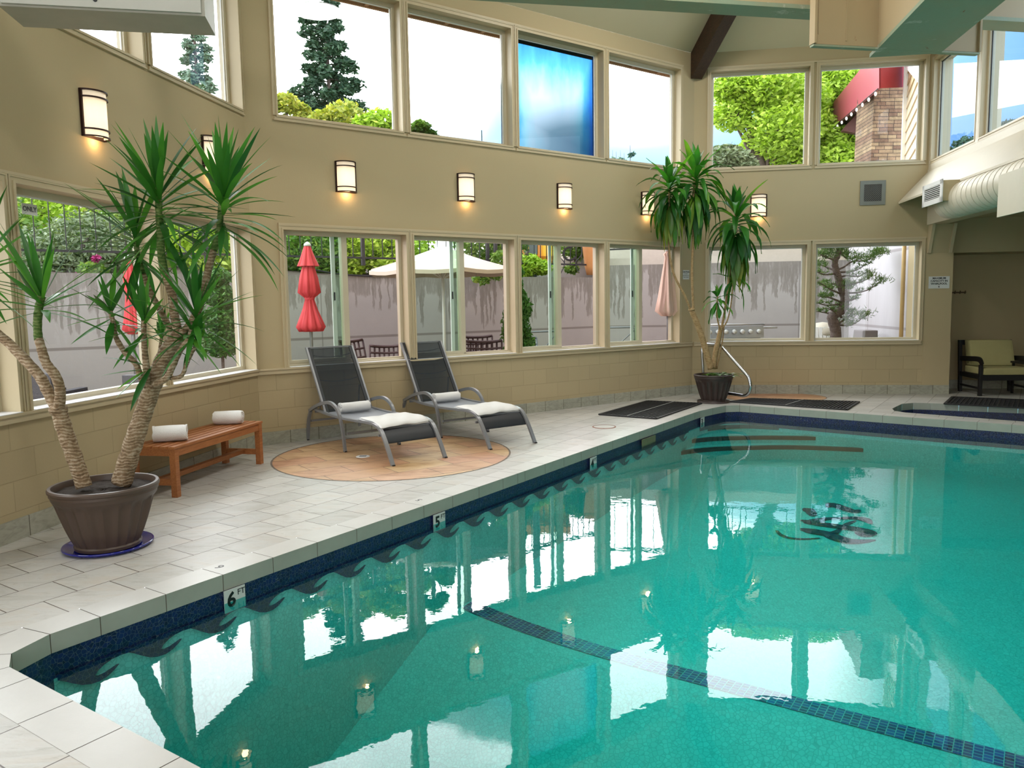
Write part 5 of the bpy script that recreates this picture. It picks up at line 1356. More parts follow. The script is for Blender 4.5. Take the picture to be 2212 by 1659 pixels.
def broadleaf(name,base,trunk_h,blobs,n,size,mat,label,cat='tree',seed=0,tr=.08,group=None,flat=.5):
    root=empty(name,base,label,cat,group); rnd=random.Random(seed)
    top=Vector(blobs[0][0])
    limb(root,[Vector((0,0,-.1)),Vector((rnd.uniform(-.1,.1),0,trunk_h*.5)),Vector((top.x*.5,top.y*.5,trunk_h)),top],tr,tr*.4,M_tbark,'trunk',n=8,seed=seed)
    m=MB()
    for i,b in enumerate(blobs[:14]):
        c=Vector(b[0]); s_=Vector((top.x*.4,top.y*.4,trunk_h*.8)); mid=(s_+c)/2+Vector((0,0,.1)); m.tube(smoothpath([s_,mid,c],3),tr*.3,6,scales=[1-.1*k for k in range(7)])
        for j in range(4):
            e=c+Vector((rnd.uniform(-1,1),rnd.uniform(-1,1),rnd.uniform(-.6,1)))*b[1]*.8; m.tube([c,(c+e)/2+Vector((0,0,.05)),e],tr*.12,5,scales=[1,.7,.3])
    m.build('branches',M_tbark,root,sm=True)
    m=MB(); leafcloud(m,blobs,n,size,seed,flat); o=m.build('foliage',mat,root); return root
def V3(v): return (v.x,v.y,v.z)
def blobsat(base,lst):
    """blobs given as (point, radius) in the world -> local"""
    return [(V3(Vector(p)-Vector(base)),r,(1,1,.75) if len(q)==0 else q[0]) for p,r,*q in lst]
# garden maples behind the middle wall (seen through the lower windows)
def gm(px,py,Y,r,extra,n,mat,label,seed,size=.06):
    c=at(px,py,Y); b=Vector((c.x,c.y,2.2)); bl=[(at(x,y,Y+dy),rr) for x,y,dy,rr in extra]
    return broadleaf('garden_maple',b,.5,blobsat(b,bl),n,size,mat,label,seed=seed,tr=.06)
gm(700,560,16.5,1,[(700,530,0,.75),(640,560,.2,.5),(660,525,.3,.6),(690,572,-.3,.40),(745,540,.2,.55),(628,530,1,.6)],9000,M_maple2,'feathery green maple behind the closed red umbrella',1)
gm(810,545,16.6,1,[(810,530,0,.8),(775,548,-.3,.42),(850,535,.2,.6),(845,575,-.6,.30),(790,515,.5,.6),(765,580,-.4,.22),(880,530,1,.6)],9500,M_maple,'yellow green maple behind the tip of the cream umbrella',2)
gm(1070,520,17.5,1,[(1050,522,0,.7),(1085,560,-1.6,.25),(1095,530,.5,.5),(1040,600,-2.2,.18),(1070,590,-2.2,.20)],4200,M_maple2,'light green maple over the right side of the cream umbrella',3)
gm(1140,575,17.0,1,[(1140,572,0,.30),(1170,578,.1,.22),(1125,590,0,.2)],2600,M_maple,'low lime shrub at the foot of the yellow building',4,.05)
gm(1240,540,18.5,1,[(1250,530,0,.45),(1235,580,-.8,.16)],2200,M_maple2,'small green bush behind the iron scroll',5,.06)
# garden behind the left windows
c=at(170,520,13.6); b=Vector((c.x,c.y,2.1))
broadleaf('garden_shrub',b,.6,blobsat(b,[(at(190,520,13.6),.65),(at(110,560,13.5),.5),(at(250,560,13.4),.5),(at(60,540,13.8),.5),(at(150,575,13.2),.4)]),9000,.05,M_gray,'grey green shrub with orange tinged tips behind the left railing','shrub',6)
for k,(x,y,Y,r,mt_,lab) in enumerate(((60,470,17,1.3,M_maple,'pale lime tree beyond the left railing'),(170,450,18,1.2,M_yel,'yellow tinged tree beyond the left railing, behind the grey shrub'),(290,500,16,1.0,M_maple2,'darker green tree beyond the left railing, beside the window post'),(440,500,15.5,1.1,M_maple,'lime bush beyond the second left window'),(-60,480,15,1.2,M_maple2,'green tree at the far left beyond the railing'))):
    c=at(x,y,Y); b=Vector((c.x,c.y,2.0)); broadleaf('garden_tree',b,1.0,blobsat(b,[(c,r*.8),(c+Vector((r*.7,0,-.3)),r*.6),(c+Vector((-r*.7,.2,-.2)),r*.6),(c+Vector((0,.3,.6)),r*.6),(c+Vector((.2,-.2,-.8)),r*.5)]),5200,.075,mt_,lab,seed=30+k)
c=at(470,700,11.0); b=Vector((c.x,c.y,-.05)); broadleaf('climbing_shrub',b,.4,blobsat(b,[(at(478,640,11),.22),(at(478,690,11),.26),(at(480,740,11),.27),(at(470,600,11),.18)]),4200,.04,M_arb,'green upright shrub against the wall outside the second left window','shrub',50,tr=.03)
root=empty('rhododendron',Vector((at(205,590,12.6).x,at(205,590,12.6).y,2.05)),'low shrub with magenta blossom hanging over the left concrete wall','flowering shrub'); I=root.location
m=MB(); leafcloud(m,[(V3(at(200,590,12.6)-I),.22,(1,1,.8)),(V3(at(180,610,12.6)-I),.16,(1,1,.8)),(V3(at(225,612,12.5)-I),.14,(1,1,.8))],1500,.045,3); m.build('foliage',M_maple2,root)
m=MB(); leafcloud(m,[(V3(at(208,558,12.5)-I),.06,(1,1,.8)),(V3(at(175,590,12.5)-I),.05,(1,1,.8)),(V3(at(190,605,12.5)-I),.05,(1,1,.8))],260,.04,4); m.build('blossom',plain('magenta_petals',(.45,.04,.20),.6),root)
# clipped columnar conifer outside the third window
def column_shrub(px,Y,zb,zt,r,label,n=9000):
    c=at(px,690,Y); root=empty('columnar_conifer',(c.x,c.y,zb),label,'conifer'); h=zt-zb
    limb(root,[Vector((0,0,0)),Vector((0,0,h*.6))],.04,.02,M_tbark,'trunk',n=8)
    m=MB(); bl=[]; 
    for i in range(12):
        f=i/11; rr=r*math.sin(PI*min(1,.22+f*.78))**.7; bl.append(((.04*math.sin(i*2),.04*math.cos(i*3),h*(.06+f*.9)),rr,(1,1,1.1)))
    leafcloud(m,bl,n,.045,5,flat=1.4,droop=-.5); m.build('foliage',M_arb,root)
column_shrub(1117,13.4,-.06,2.42,.25,'clipped columnar green conifer seen between the second and third windows')
# ---- tall conifers in the distance
def conifer(px,ytop,ybase,Y,r,mat,label,n,seed,size,gaps=0.0,name='tall_conifer',group=None,trw=.25):
    t_=at(px,ytop,Y); b=at(px,ybase,Y); base=Vector((b.x,b.y,1.8)); h=t_.z-1.8; root=empty(name,base,label,'conifer',group)
    rnd=random.Random(seed); limb(root,[Vector((0,0,0)),Vector((.1,0,h*.5)),Vector((0,0,h))],trw,.04,M_tbark,'trunk',n=8,knob=.02)
    m=MB(); bl=[]; nb=int(h*5.0) if name=='tall_conifer' else 14; br=MB()
    for i in range(nb):
        f=(i/nb)**.92; z=h*(.10+.90*f); R_=r*(1-f)**.62*rnd.uniform(.62,1.12)+.10; a=i*2.4+rnd.uniform(-.4,.4)
        tip=Vector((R_*math.cos(a),R_*math.sin(a),z-R_*.18)); br.tube([(0,0,z),tip*.5+Vector((0,0,z*.5+.1)),tip],.05 if r>1 else .02,5,scales=[1,.7,.3])
        for q in (.5,.8,1.0):
            p=Vector((tip.x*q,tip.y*q,z-R_*.18*q)); bl.append((V3(p),R_*(.24 if q<1 else .20)+.10,(1,1,.85)))
    br.build('branches',M_tbark,root,sm=True)
    leafcloud(m,bl,n,size,seed,flat=.4,droop=.25); m.build('foliage',mat,root); return root
conifer(710,-70,250,50,3.3,M_con,'tall dark conifer seen through the first upper window',60000,1,.17)
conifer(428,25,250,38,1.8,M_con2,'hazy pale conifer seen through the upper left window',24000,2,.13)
for i,(x,y0,Y,r) in enumerate(((1315,328,140,2.2),(1323,324,150,2.4),(1331,327,140,2.2),(1340,325,150,2.4),(1348,330,150,2.0))):
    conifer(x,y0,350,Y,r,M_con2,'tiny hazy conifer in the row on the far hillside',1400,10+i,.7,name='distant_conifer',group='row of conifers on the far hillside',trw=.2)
conifer(1361,314,350,110,2.0,M_con,'small dark conifer standing right of the hillside row',2400,20,.5,name='distant_conifer',trw=.2)
# yellow bushes below the upper windows
for k,(x,y,Y,r,mt_,lab) in enumerate(((618,225,24,.55,M_yel,'yellow green branches at the lower left of the first upper window'),(745,252,22,.75,M_yel,'golden green treetop in front of the tall conifer'),(822,262,21,.60,M_maple,'lime green treetop at the lower right of the first upper window'),(908,275,20,.30,M_maple2,'green twig tip at the lower left of the second upper window'))):
    c=at(x,y,Y); b=Vector((c.x,c.y,1.9)); broadleaf('treetop',b,c.z-3.4,blobsat(b,[(c,r*.7),(c+Vector((r*.8,0,-.2)),r*.5),(c+Vector((-r*.8,0,-.1)),r*.5),(c+Vector((-r*1.3,0,-.5)),r*.45),(c+Vector((.3,0,-.9)),r*.9),(c+Vector((r*1.2,0,-.7)),r*.6)]),3600,.09,mt_,lab,seed=60+k,tr=.10)
# big lime maple and grey-green tree outside the back upper windows
c=at(1700,255,24); b=Vector((c.x,c.y,1.9)); bl=[]
rnd=random.Random(4)
for (x,y,rr) in ((1600,200,1.0),(1660,190,1.2),(1720,210,1.2),(1580,250,.7),(1690,280,1.3),(1740,290,1.2),(1640,330,.9),(1780,200,1.2),(1800,270,1.2),(1830,330,1.2),(1860,190,1.1),(1720,350,1.0),(1800,350,1.0),(1570,190,.6),(1880,300,1.1),(1700,160,1.2),(1790,150,1.2),(1620,160,.9)): bl.append((at(x,y,24+rnd.uniform(-1.2,1.5)),rr*.8))
broadleaf('lime_maple',b,3.5,blobsat(b,bl),52000,.085,M_maple,'large lime green maple filling the back upper windows','tree',70,tr=.25)
c=at(1570,345,19); b=Vector((c.x,c.y,1.9)); broadleaf('grey_green_tree',b,2.2,blobsat(b,[(at(1565,345,19),.45),(at(1590,350,19),.40),(at(1550,360,19),.40),(at(1580,330,19),.25),(at(1610,362,19),.3)]),5200,.07,M_gray,'grey green tree at the lower left of the back upper windows','tree',71,tr=.08)
for k,(x,y,Y,r,lab) in enumerate(((2085,305,30,.85,'dark bushy treetop low in the right clerestory window nearest the corner'),(2180,262,28,.55,'small dark treetop low in the second right clerestory window'))):
    c=at(x,y+14,Y); b=Vector((c.x,c.y,1.9)); broadleaf('dark_tree',b,4.5,blobsat(b,[(c,r*.6),(c+Vector((-.6,0,-.5)),r*.5),(c+Vector((.5,0,-.4)),r*.6),(c+Vector((-.2,0,-1.1)),r)]),2400,.12,M_con,lab,seed=80+k,tr=.12)
# ---- red-canopied stone building on the right
def stonebuilding():
    c=at(1925,345,19); base=Vector((c.x,c.y,1.9)); root=empty('stone_building',base,'stone pier and cream boarded wall with a dark red awning at the right','building')
    t=NT('stacked_ledgestone'); s_,z=walluv(t,Fr((0,0,0),95)); b=t.n('ShaderNodeTexBrick'); b.offset=.37; t.l(t.comb(s_,z),b.inputs['Vector']); b.inputs['Scale'].default_value=1; b.inputs['Brick Width'].default_value=.34; b.inputs['Row Height'].default_value=.085; b.inputs['Mortar Size'].default_value=.006; b.squash=.6; b.squash_frequency=3
    b.inputs['Color1'].default_value=(.16,.10,.07,1); b.inputs['Color2'].default_value=(.28,.22,.14,1); b.inputs['Mortar'].default_value=(.03,.02,.02,1)
    MS=t.pbr(t.mix(1.0,b.outputs['Color'],t.ramp(t.noise(4,4,.6,t.co('World')),[(.3,(.6,.55,.5)),(.7,(1.3,1.2,1.1))]),'MULTIPLY'),.85,bump=t.bump(t.math('SUBTRACT',t.noise(9,3,.6,t.co('World')),b.outputs['Fac']),.9,.04))
    Q=lambda x,y,Y: at(x,y,Y)-base
    def ext(m,pts,Y,dY):
        P0=[Q(x,y,Y) for x,y in pts]; off=Vector((.10,1,0))*dY; n=len(pts); m.add(P0+[p+off for p in P0],[tuple(range(n))[::-1],tuple(range(n,2*n))]+[(i,(i+1)%n,n+(i+1)%n,n+i) for i in range(n)])
    m=MB(); ext(m,[(1881,350),(1950,352),(1953,120),(1893,120)],19,1.2); m.build('stone_pier',MS,root)
    # siding, each board lapped
    Ms=plain('cream_siding',(.60,.46,.27),.6,var=.05); m=MB(); a=Q(1956,365,18.2); e=Q(1996,352,14.6); a.z-=0; d=Vector((e.x-a.x,e.y-a.y,0)); zb=-1.0
    w=Vector((-d.y,d.x,0)).normalized(); w=w if w.x<0 else -w
    for k in range(40):
        z0=zb+k*.26; z1=z0+.27; A=lambda q,o,z:Vector((q.x,q.y,z))+w*o
        a2=a+d; m.hexa([A(a,.035,z0),A(a2,.035,z0),A(a2,-.01,z0),A(a,-.01,z0),A(a,.005,z1),A(a2,.005,z1),A(a2,-.01,z1),A(a,-.01,z1)])
    m.build('lap_siding',Ms,root)
    m=MB(); p=Vector((a.x,a.y,-1.5)); m.box(p.x-.11,p.x-.0,p.y-.02,p.y+.02,-1.5,8); m.build('corner_board',M_white,root)
    m=MB(); m.bar(Q(1962,130,18.0),Q(1996,165,15.0),.10,.30); m.build('rake_board',M_white,root)
    Mr=plain('dark_red_canvas',(.30,.022,.035),.55,var=.05); 
    # awning: long valance running towards the viewer's left plus the short return
    v0t,v0b=Q(1899,140,17.6),Q(1899,190,17.6); v1t,v1b=Q(1797,225,24.5),Q(1797,278,24.5); r0t,r0b=Q(1954,118,18.4),Q(1954,188,18.4); v0t=Q(1899,100,17.6)
    off=Vector((.05,.02,0)); m=MB(); m.hexa([v1b,v0b,v0b+off,v1b+off,v1t,v0t,v0t+off,v1t+off]); m.build('awning_valance',plain('rose_red_canvas',(.36,.055,.085),.5,var=.05),root)
    m=MB(); m.hexa([v0b,r0b,r0b+off,v0b+off,v0t,r0t+Vector((0,0,.3)),r0t+off+Vector((0,0,.3)),v0t+off]); m.build('awning_return',Mr,root)
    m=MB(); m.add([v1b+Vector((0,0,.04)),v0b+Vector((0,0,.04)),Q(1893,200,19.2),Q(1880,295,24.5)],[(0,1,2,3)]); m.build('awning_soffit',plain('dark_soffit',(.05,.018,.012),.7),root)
    m=MB(); ext(m,[(1820,282),(1882,294),(1882,205),(1895,192)],22,.2); m.build('dark_bay_wall',plain('dark_red_boards',(.07,.016,.010),.7),root)
    m=MB(); 
    for k in range(9):
        f=(k+.3)/9; p=v0b*(1-f)+v1b*f; m.ball(p+Vector((-.05,-.05,-.10)),.032,8,6,(1,1,1.5))
    tt=NT('string_bulb_glass'); tt.pbr((.85,.85,.82),.2,emit=(1,.95,.85),estr=.35); m.build('string_lights',tt.m,root,sm=True)
    m=MB(); m.tube([v0b+Vector((-.05,-.05,-.03)),v1b+Vector((-.05,-.05,-.03))],.012,6); m.build('light_cable',M_rubber,root)
    fl=empty('flood_lamp',Matrix.Identity(4)); fl.parent=root
    m=MB(); q=v1b; m.tube(smoothpath([q,q+Vector((-.15,-.1,-.12)),q+Vector((-.40,-.2,-.25))],3),.02,6); m.cyl(q+Vector((-.36,-.2,-.22)),q+Vector((-.50,-.25,-.30)),.07,12,.10); m.cyl(q+Vector((.02,-.1,-.1)),q+Vector((.10,-.2,-.28)),.06,12,.10); m.build('lamp_head',M_iron,fl,sm=True)
stonebuilding()
# ---- umbrellas
def umbrella_closed(px,Y,ztop,zbot,r,mat,label,tiers,zpole=-.06,tie=None,lean=(0,0)):
    c=at(px,650,Y); root=empty('closed_umbrella',(c.x,c.y,zpole),label,'umbrella')
    m=MB(); m.tube([(0,0,0),(lean[0],lean[1],ztop-zpole+.05)],.024,12); m.build('pole',M_alu,root,sm=True)
    m=MB(); m.lathe([(.0001,.0),(.25,.0),(.25,.05),(.05,.09),(.04,.2),(.0001,.2)],28); m.build('base',M_iron,root,sm=True)
    for (pr,nf,am) in tiers:
        m=MB(); rip=lambda a,z,nf=nf,am=am: 1+am*math.cos(nf*a+3*z)+am*.4*math.sin(2*nf*a)
        m.lathe([(rr,z-zpole) for rr,z in pr],96,ripple=rip); o=m.build('canopy_tier',mat,root,sm=True)
        if lean!=(0,0):
            for v in o.data.vertices: k=v.co.z/(ztop-zpole); v.co.x+=lean[0]*k; v.co.y+=lean[1]*k
    m=MB(); m.lathe([(.03,ztop-zpole),(.055,ztop-zpole+.005),(.05,ztop-zpole+.03),(.02,ztop-zpole+.06),(.0001,ztop-zpole+.07)],20,c=(lean[0],lean[1],0)); m.build('finial',M_signw,root,sm=True)
    if tie: m=MB(); m.lathe([(tie[1],tie[0]-zpole-.02),(tie[1]+.008,tie[0]-zpole),(tie[1],tie[0]-zpole+.02)],40); m.build('tie_strap',mat,root,sm=True)
M_red=plain('coral_red_canvas',(.62,.045,.06),.7,var=.05,bump=.2,bs=40)
YU=11.6; zz=lambda y: at(675,y,YU).z
umbrella_closed(669,YU,zz(532),zz(715),.2,M_red,'closed coral red umbrella outside the first middle window',
 [([(.045,zz(532)),(.10,zz(556)),(.150,zz(575))],7,.10),([(.075,zz(570)),(.125,zz(600)),(.155,zz(632)),(.085,zz(641))],8,.08),([(.085,zz(640)),(.060,zz(646)),(.10,zz(668)),(.165,zz(692)),(.205,zz(706)),(.17,zz(716)),(.07,zz(712))],9,.09)],tie=(zz(645),.066))
M_peach=plain('peach_canvas',(.74,.52,.42),.8,var=.04,bump=.2,bs=40)
YP=13.3; zp=lambda y: at(1435,y,YP).z
umbrella_closed(1443,YP,zp(543),zp(682),.2,M_peach,'closed peach umbrella beside the dracaena in the last middle window',[([(.03,zp(543)),(.08,zp(549)),(.055,zp(556)),(.09,zp(590)),(.14,zp(640)),(.19,zp(672)),(.10,zp(683))],7,.16)])
c=at(283,640,10.6); zr=lambda y: at(283,y,10.6).z
umbrella_closed(283,10.6,zr(560),zr(720),.2,M_red,'closed coral red umbrella behind the yucca in the left window',[([(.03,zr(560)),(.08,zr(600)),(.06,zr(640)),(.10,zr(690)),(.13,zr(712)),(.06,zr(722))],8,.1)])
def umbrella_open(px,ytop,yedge,Y,R_,label):
    t_=at(px,ytop,Y); e_=at(px,yedge,Y); root=empty('open_umbrella',(t_.x,t_.y,-.06),label,'umbrella'); Mc=plain('cream_canvas',(.60,.56,.46),.75,var=.03,bump=.1,bs=40); H_=t_.z+.06; zE=e_.z+.06
    m=MB(); n=8; k=10; vs=[(0,0,H_)]
    for i in range(1,k+1):
        f=i/k
        for j in range(n*4):
            a=2*PI*j/(n*4)+.35; seg=(j%4)/4; edge=math.cos(PI/n)/math.cos(((j%4)/4-.5)*2*PI/n)
            vs.append((R_*f*edge*math.cos(a),R_*f*edge*math.sin(a),H_-(H_-zE)*f**.93-.03*math.sin(PI*seg)*f))
    N=n*4; fs=[(0,1+j,1+(j+1)%N) for j in range(N)]+[(1+(i-1)*N+j,1+i*N+j,1+i*N+(j+1)%N,1+(i-1)*N+(j+1)%N) for i in range(1,k) for j in range(N)]
    m.add(vs,fs); m.build('canopy',Mc,root,auto=.12)
    m=MB()
    for j in range(n*4):
        a,b=vs[1+(k-1)*N+j],vs[1+(k-1)*N+(j+1)%N]; m.quad(a,b,(b[0]*.998,b[1]*.998,b[2]-.06),(a[0]*.998,a[1]*.998,a[2]-.06))
    m.build('valance',Mc,root)
    m=MB(); m.tube([(0,0,0),(0,0,H_)],.026,12); m.build('pole',M_white,root,sm=True)
    m=MB()
    for j in range(n):
        a=2*PI*j/n+.35; e=Vector((R_*.97*math.cos(a),R_*.97*math.sin(a),zE+.02)); m.bar((0,0,H_-.06),e,.014,.014); m.bar((0,0,H_-.55),Vector((e.x*.5,e.y*.5,(zE+H_)/2-.03)),.012,.012)
    m.build('ribs',M_white,root)
umbrella_open(955,530,585,13.0,1.22,'large open cream umbrella outside the first two middle windows')
# ---- patio furniture
M_brownm=plain('brown_cast_metal',(.075,.045,.045),.5,.2)
def lattice_chair(px,Y,ang,label,ztop,w=.62,mat=None,grp='patio chairs'):
    c=at(px,745,Y); root=empty('patio_chair',Mz((c.x,c.y,-.06),ang),label,'patio chair'); mat=mat or M_brownm; H_=ztop+.06; zs=.42
    def bp(f,g): # f across, g up the back
        x=-w/2+w*f; return Vector((x,.28+.14*g+.07*(4*f*(1-f)),zs+.04+(H_-zs-.04)*g-.05*(1-4*f*(1-f))*g*-.5))
    m=MB()
    for g in (0,.55,.78,1.0): m.tube([bp(i/10,g) for i in range(11)],.026 if g==1 else .018,8)
    for i in range(8): m.bar(bp(i/7,0),bp(i/7,1.0),.032,.012,up=(0,1,0))
    m.build('backrest',mat,root,sm=True)
    m=MB(); m.box(-w/2,w/2,-.28,.28,zs,zs+.03); m.build('seat',mat,root,bevel=.008)
    for x in (-w/2,w/2):
        m=MB(); m.tube(smoothpath([(x,.34,zs+.25),(x,.0,zs+.27),(x,-.25,zs+.24),(x,-.28,zs)],3),.018,8); m.build('arm',mat,root,sm=True)
        for y in (-.26,.28): m=MB(); m.tube([(x,y,0),(x,y*.9,zs)],.018,8); m.build('leg',mat,root,sm=True)
lattice_chair(795,12.6,.9,'brown lattice backed patio chair leaning beside the nearer lounger top',at(800,739,12.6).z,.5)
lattice_chair(834,12.9,.15,'brown lattice backed patio chair at the right end of the first window',at(834,752,12.9).z,.56)
lattice_chair(1030,14.0,.1,'brown lattice patio chair, the upper one in the second window',at(1030,731,14.0).z,.62)
lattice_chair(1040,13.2,-.05,'brown lattice patio chair, the lower one in front in the second window',at(1040,742,13.2).z,.64)
M_gm=plain('grey_metal',(.20,.22,.24),.45,.4)
lattice_chair(1142,14.4,.2,'grey slatted patio chair low in the third window',at(1142,735,14.4).z,.5,M_gm)
def arc_chair(px,Y,ang,label,ztop,w=.6):
    c=at(px,745,Y); root=empty('arched_patio_chair',Mz((c.x,c.y,-.06),ang),label,'patio chair'); H_=ztop+.06; zs=.42
    m=MB(); m.tube([(-w/2,.3,zs),(-w/2*1.05,.38,H_-.03),(-w/2*.9,.40,H_),(w/2*.9,.40,H_),(w/2*1.05,.38,H_-.03),(w/2,.3,zs)],.016,8)
    m.tube(smoothpath([(-w/2,.38,H_-.06),(-w*.1,.34,H_-.30),(0,.33,H_-.36)],5),.011,6); m.tube(smoothpath([(w/2,.38,H_-.06),(w*.1,.34,H_-.30),(0,.33,H_-.36)],5),.011,6); m.build('back_frame',M_gm,root,sm=True)
    m=MB(); m.box(-w/2,w/2,-.26,.3,zs,zs+.02); m.build('seat',M_gm,root)
    for x in (-w/2,w/2):
        for y in (-.26,.3): m=MB(); m.tube([(x,y,0),(x,y*.9,zs)],.014,8); m.build('leg',M_gm,root,sm=True)
arc_chair(1185,13.8,.35,'grey arched metal patio chair beside the clipped conifer',at(1185,718,13.8).z)
arc_chair(1340,14.4,.1,'grey arched metal patio chair in the last middle window',at(1340,709,14.4).z,.72)
# wicker lounge set outside the left window
Wk=NT('grey_wicker'); _w=Wk.vor(60,Wk.co('World',scale=(1,1,2.2)),'F1',.2); M_wick=Wk.pbr(Wk.ramp(_w.outputs['Distance'],[(.1,(.17,.16,.17)),(.6,(.04,.04,.05))]),.6)
def wicker(name,x0,x1,Y,h,label,dx=.75,cush=True):
    a=at(x0,800,Y); b=at(x1,800,Y); root=empty(name,((a.x+b.x)/2,a.y,-.06),label,'patio sofa' if x1-x0>80 else 'patio seat'); w=(b.x-a.x)
    m=MB(); m.box(-w/2,w/2,0,dx,0,.34); m.build('seat_base',M_wick,root,bevel=.01)
    m=MB(); m.box(-w/2,w/2,-.0,.14,.34,h); m.build('backrest',M_wick,root,bevel=.01)
    for s in (-1,1): m=MB(); m.box(s*w/2-.06,s*w/2+.06,0,dx,0,min(h,.60)); m.build('arm',M_wick,root,bevel=.01)
    m=MB(); m.box(-w/2+.07,w/2-.07,.15,dx-.02,.345,.44); m.build('seat_cushion',plain('charcoal_cushion',(.10,.10,.12),.8),root,bevel=.02)
wicker('wicker_sofa',147,262,8.9,.62,'low grey wicker sofa in the left window')
wicker('wicker_armchair',58,108,10.0,.85,'grey wicker armchair behind the forked yucca branches')
wicker('wicker_armchair',262,300,9.6,.85,'grey wicker armchair beside the left window post')
c=at(85,845,9.2); root=empty('patio_table',(c.x,c.y,-.06),'low reddish wood topped patio table in the left window','table'); m=MB(); m.box(-.6,.5,-.3,.4,.40,.44); m.build('table_top',plain('red_cedar',(.36,.17,.12),.6),root); 
for x in (-.55,.42):
    for y in (-.25,.34): m=MB(); m.box(x,x+.05,y,y+.05,0,.40); m.build('leg',M_iron,root)
# barbecue outside the back window
def grill():
    a=at(1502,735,14.6); b=at(1648,735,14.6); w=b.x-a.x; z0=at(1570,735,14.6).z; root=empty('barbecue_grill',((a.x+b.x)/2,14.6,-.06),'stainless barbecue with a row of round knobs outside the back window','barbecue'); Ms=plain('pale_stainless',(.55,.55,.57),.3,.7)
    zk=at(1570,714,14.6).z+.06
    m=MB(); m.box(-w/2,w/2,0,.6,.1,zk-.16); m.build('cabinet',Ms,root,bevel=.01)
    m=MB(); m.hexa([(-w/2,-.06,zk-.14),(w/2,-.06,zk-.14),(w/2,.1,zk-.14),(-w/2,.1,zk-.14),(-w/2,-.02,zk+.08),(w/2,-.02,zk+.08),(w/2,.1,zk+.08),(-w/2,.1,zk+.08)]); m.build('control_panel',Ms,root)
    m=MB(); m.tube([(-w/2,-.08,zk+.11),(w/2,-.08,zk+.11)],.02,10); m.build('front_rail',Ms,root,sm=True)
    for k in range(8): m=MB(); x=-w/2+.10+k*(w-.2)/7; m.cyl((x,-.05,zk-.02),(x,-.12,zk-.025),.042,16,.034); m.build('knob',M_signw,root,sm=True)
    m=MB(); m.box(-w/2,w/2,.1,.62,zk-.16,zk+.1); m.build('lid',Ms,root,bevel=.02)
    m=MB(); m.box(w/2+.02,w/2+.30,.1,.5,zk+.02,zk+.05); m.build('side_shelf',Ms,root); 
    for s in (-1,1):
        for y in (.03,.55): m=MB(); m.cyl((s*(w/2-.08)-.015,y,.05),(s*(w/2-.08)+.015,y,.05),.05,16); m.build('caster',M_rubber,root)
grill()
# pine in front of the pale wall
def pine():
    Y=14.3; c=at(1795,800,Y); base=Vector((c.x,c.y,-.06)); root=empty('garden_pine',base,'bonsai like pine with a crooked trunk outside the back window','tree'); B=lambda x,y,dy=0: at(x,y,Y+dy)-base
    CP=lambda x,y,dy=0: B(1740+x*.2364,520+y*.2364,dy)
    limb(root,[Vector((0,0,0)),CP(275,890),CP(265,780),CP(245,690),CP(320,640),CP(360,560),CP(345,470),CP(320,400),CP(300,340),CP(275,250),CP(268,190),CP(300,120),CP(310,40),CP(315,-60)],.105,.04,M_tbark,'trunk',n=12,seed=3,knob=.08)
    twigs=[((280,270),(350,240),(430,190),(560,180),(640,120),(705,95)),((275,290),(420,280),(500,250),(560,210)),((300,340),(370,320),(480,325),(560,290)),((330,420),(420,400),(520,370),(590,340)),((350,475),(470,475),(590,440),(680,370)),((340,560),(430,540),(465,520)),((300,760),(380,700),(440,650)),((300,770),(420,770),(540,690)),
      ((270,180),(190,150),(120,120)),((265,270),(190,240),(110,215)),((265,300),(180,310),(100,285)),((300,395),(200,395),(140,400)),((310,480),(220,440),(110,370)),((320,560),(220,520),(130,510)),((310,580),(200,590),(110,570)),((250,670),(170,655),(95,645)),((310,60),(400,60),(450,45)),((310,40),(230,60),(150,70)),((305,100),(360,150),(380,170)),((330,700),(250,640),(200,620)),((300,20),(420,-40),(520,-60)),((300,0),(200,-40),(120,-60))]
    m=MB(); f=MB(); rnd=random.Random(2); bl=[]
    for tw in twigs:
        dy=rnd.uniform(-.35,.35); pts=[CP(x,y,dy*i/(len(tw)-1)) for i,(x,y) in enumerate(tw)]; pth=smoothpath(pts,4); m.tube(pth,.022,6,scales=[1-.75*i/(len(pth)-1) for i in range(len(pth))])
        for i in range(len(pth)//3,len(pth)):
            for q in range(2):
                p=pth[i]+Vector((rnd.uniform(-.05,.05),rnd.uniform(-.08,.08),rnd.uniform(-.02,.06)))
                for k in range(16):
                    d=Vector((rnd.gauss(0,1),rnd.gauss(0,1),rnd.gauss(.7,.8))).normalized(); e=p+d*rnd.uniform(.05,.09); s=d.cross(Vector((rnd.random(),rnd.random(),rnd.random()))).normalized()*.005
                    f.add([p-s,p+s,e],[(0,1,2)])
    for (x,y) in ((340,400),(370,390),(390,420),(240,130),(300,70),(360,110),(470,150),(700,95),(690,360),(580,310),(210,420),(190,500),(320,600),(130,110),(200,90),(280,30),(120,210),(430,660),(540,670),(380,740),(650,105),(575,155)):
        c=CP(x,y)
        for k in range(150):
            p=c+Vector((rnd.gauss(0,.07),rnd.gauss(0,.07),rnd.gauss(0,.04))); d=Vector((rnd.gauss(0,1),rnd.gauss(0,1),rnd.gauss(.9,.8))).normalized(); e=p+d*.085; s=d.cross(Vector((rnd.random(),rnd.random(),rnd.random()))).normalized()*.006; f.add([p-s,p+s,e],[(0,1,2)])
    m.build('branches',M_tbark,root,sm=True); f.build('needles',M_pine,root)
pine()
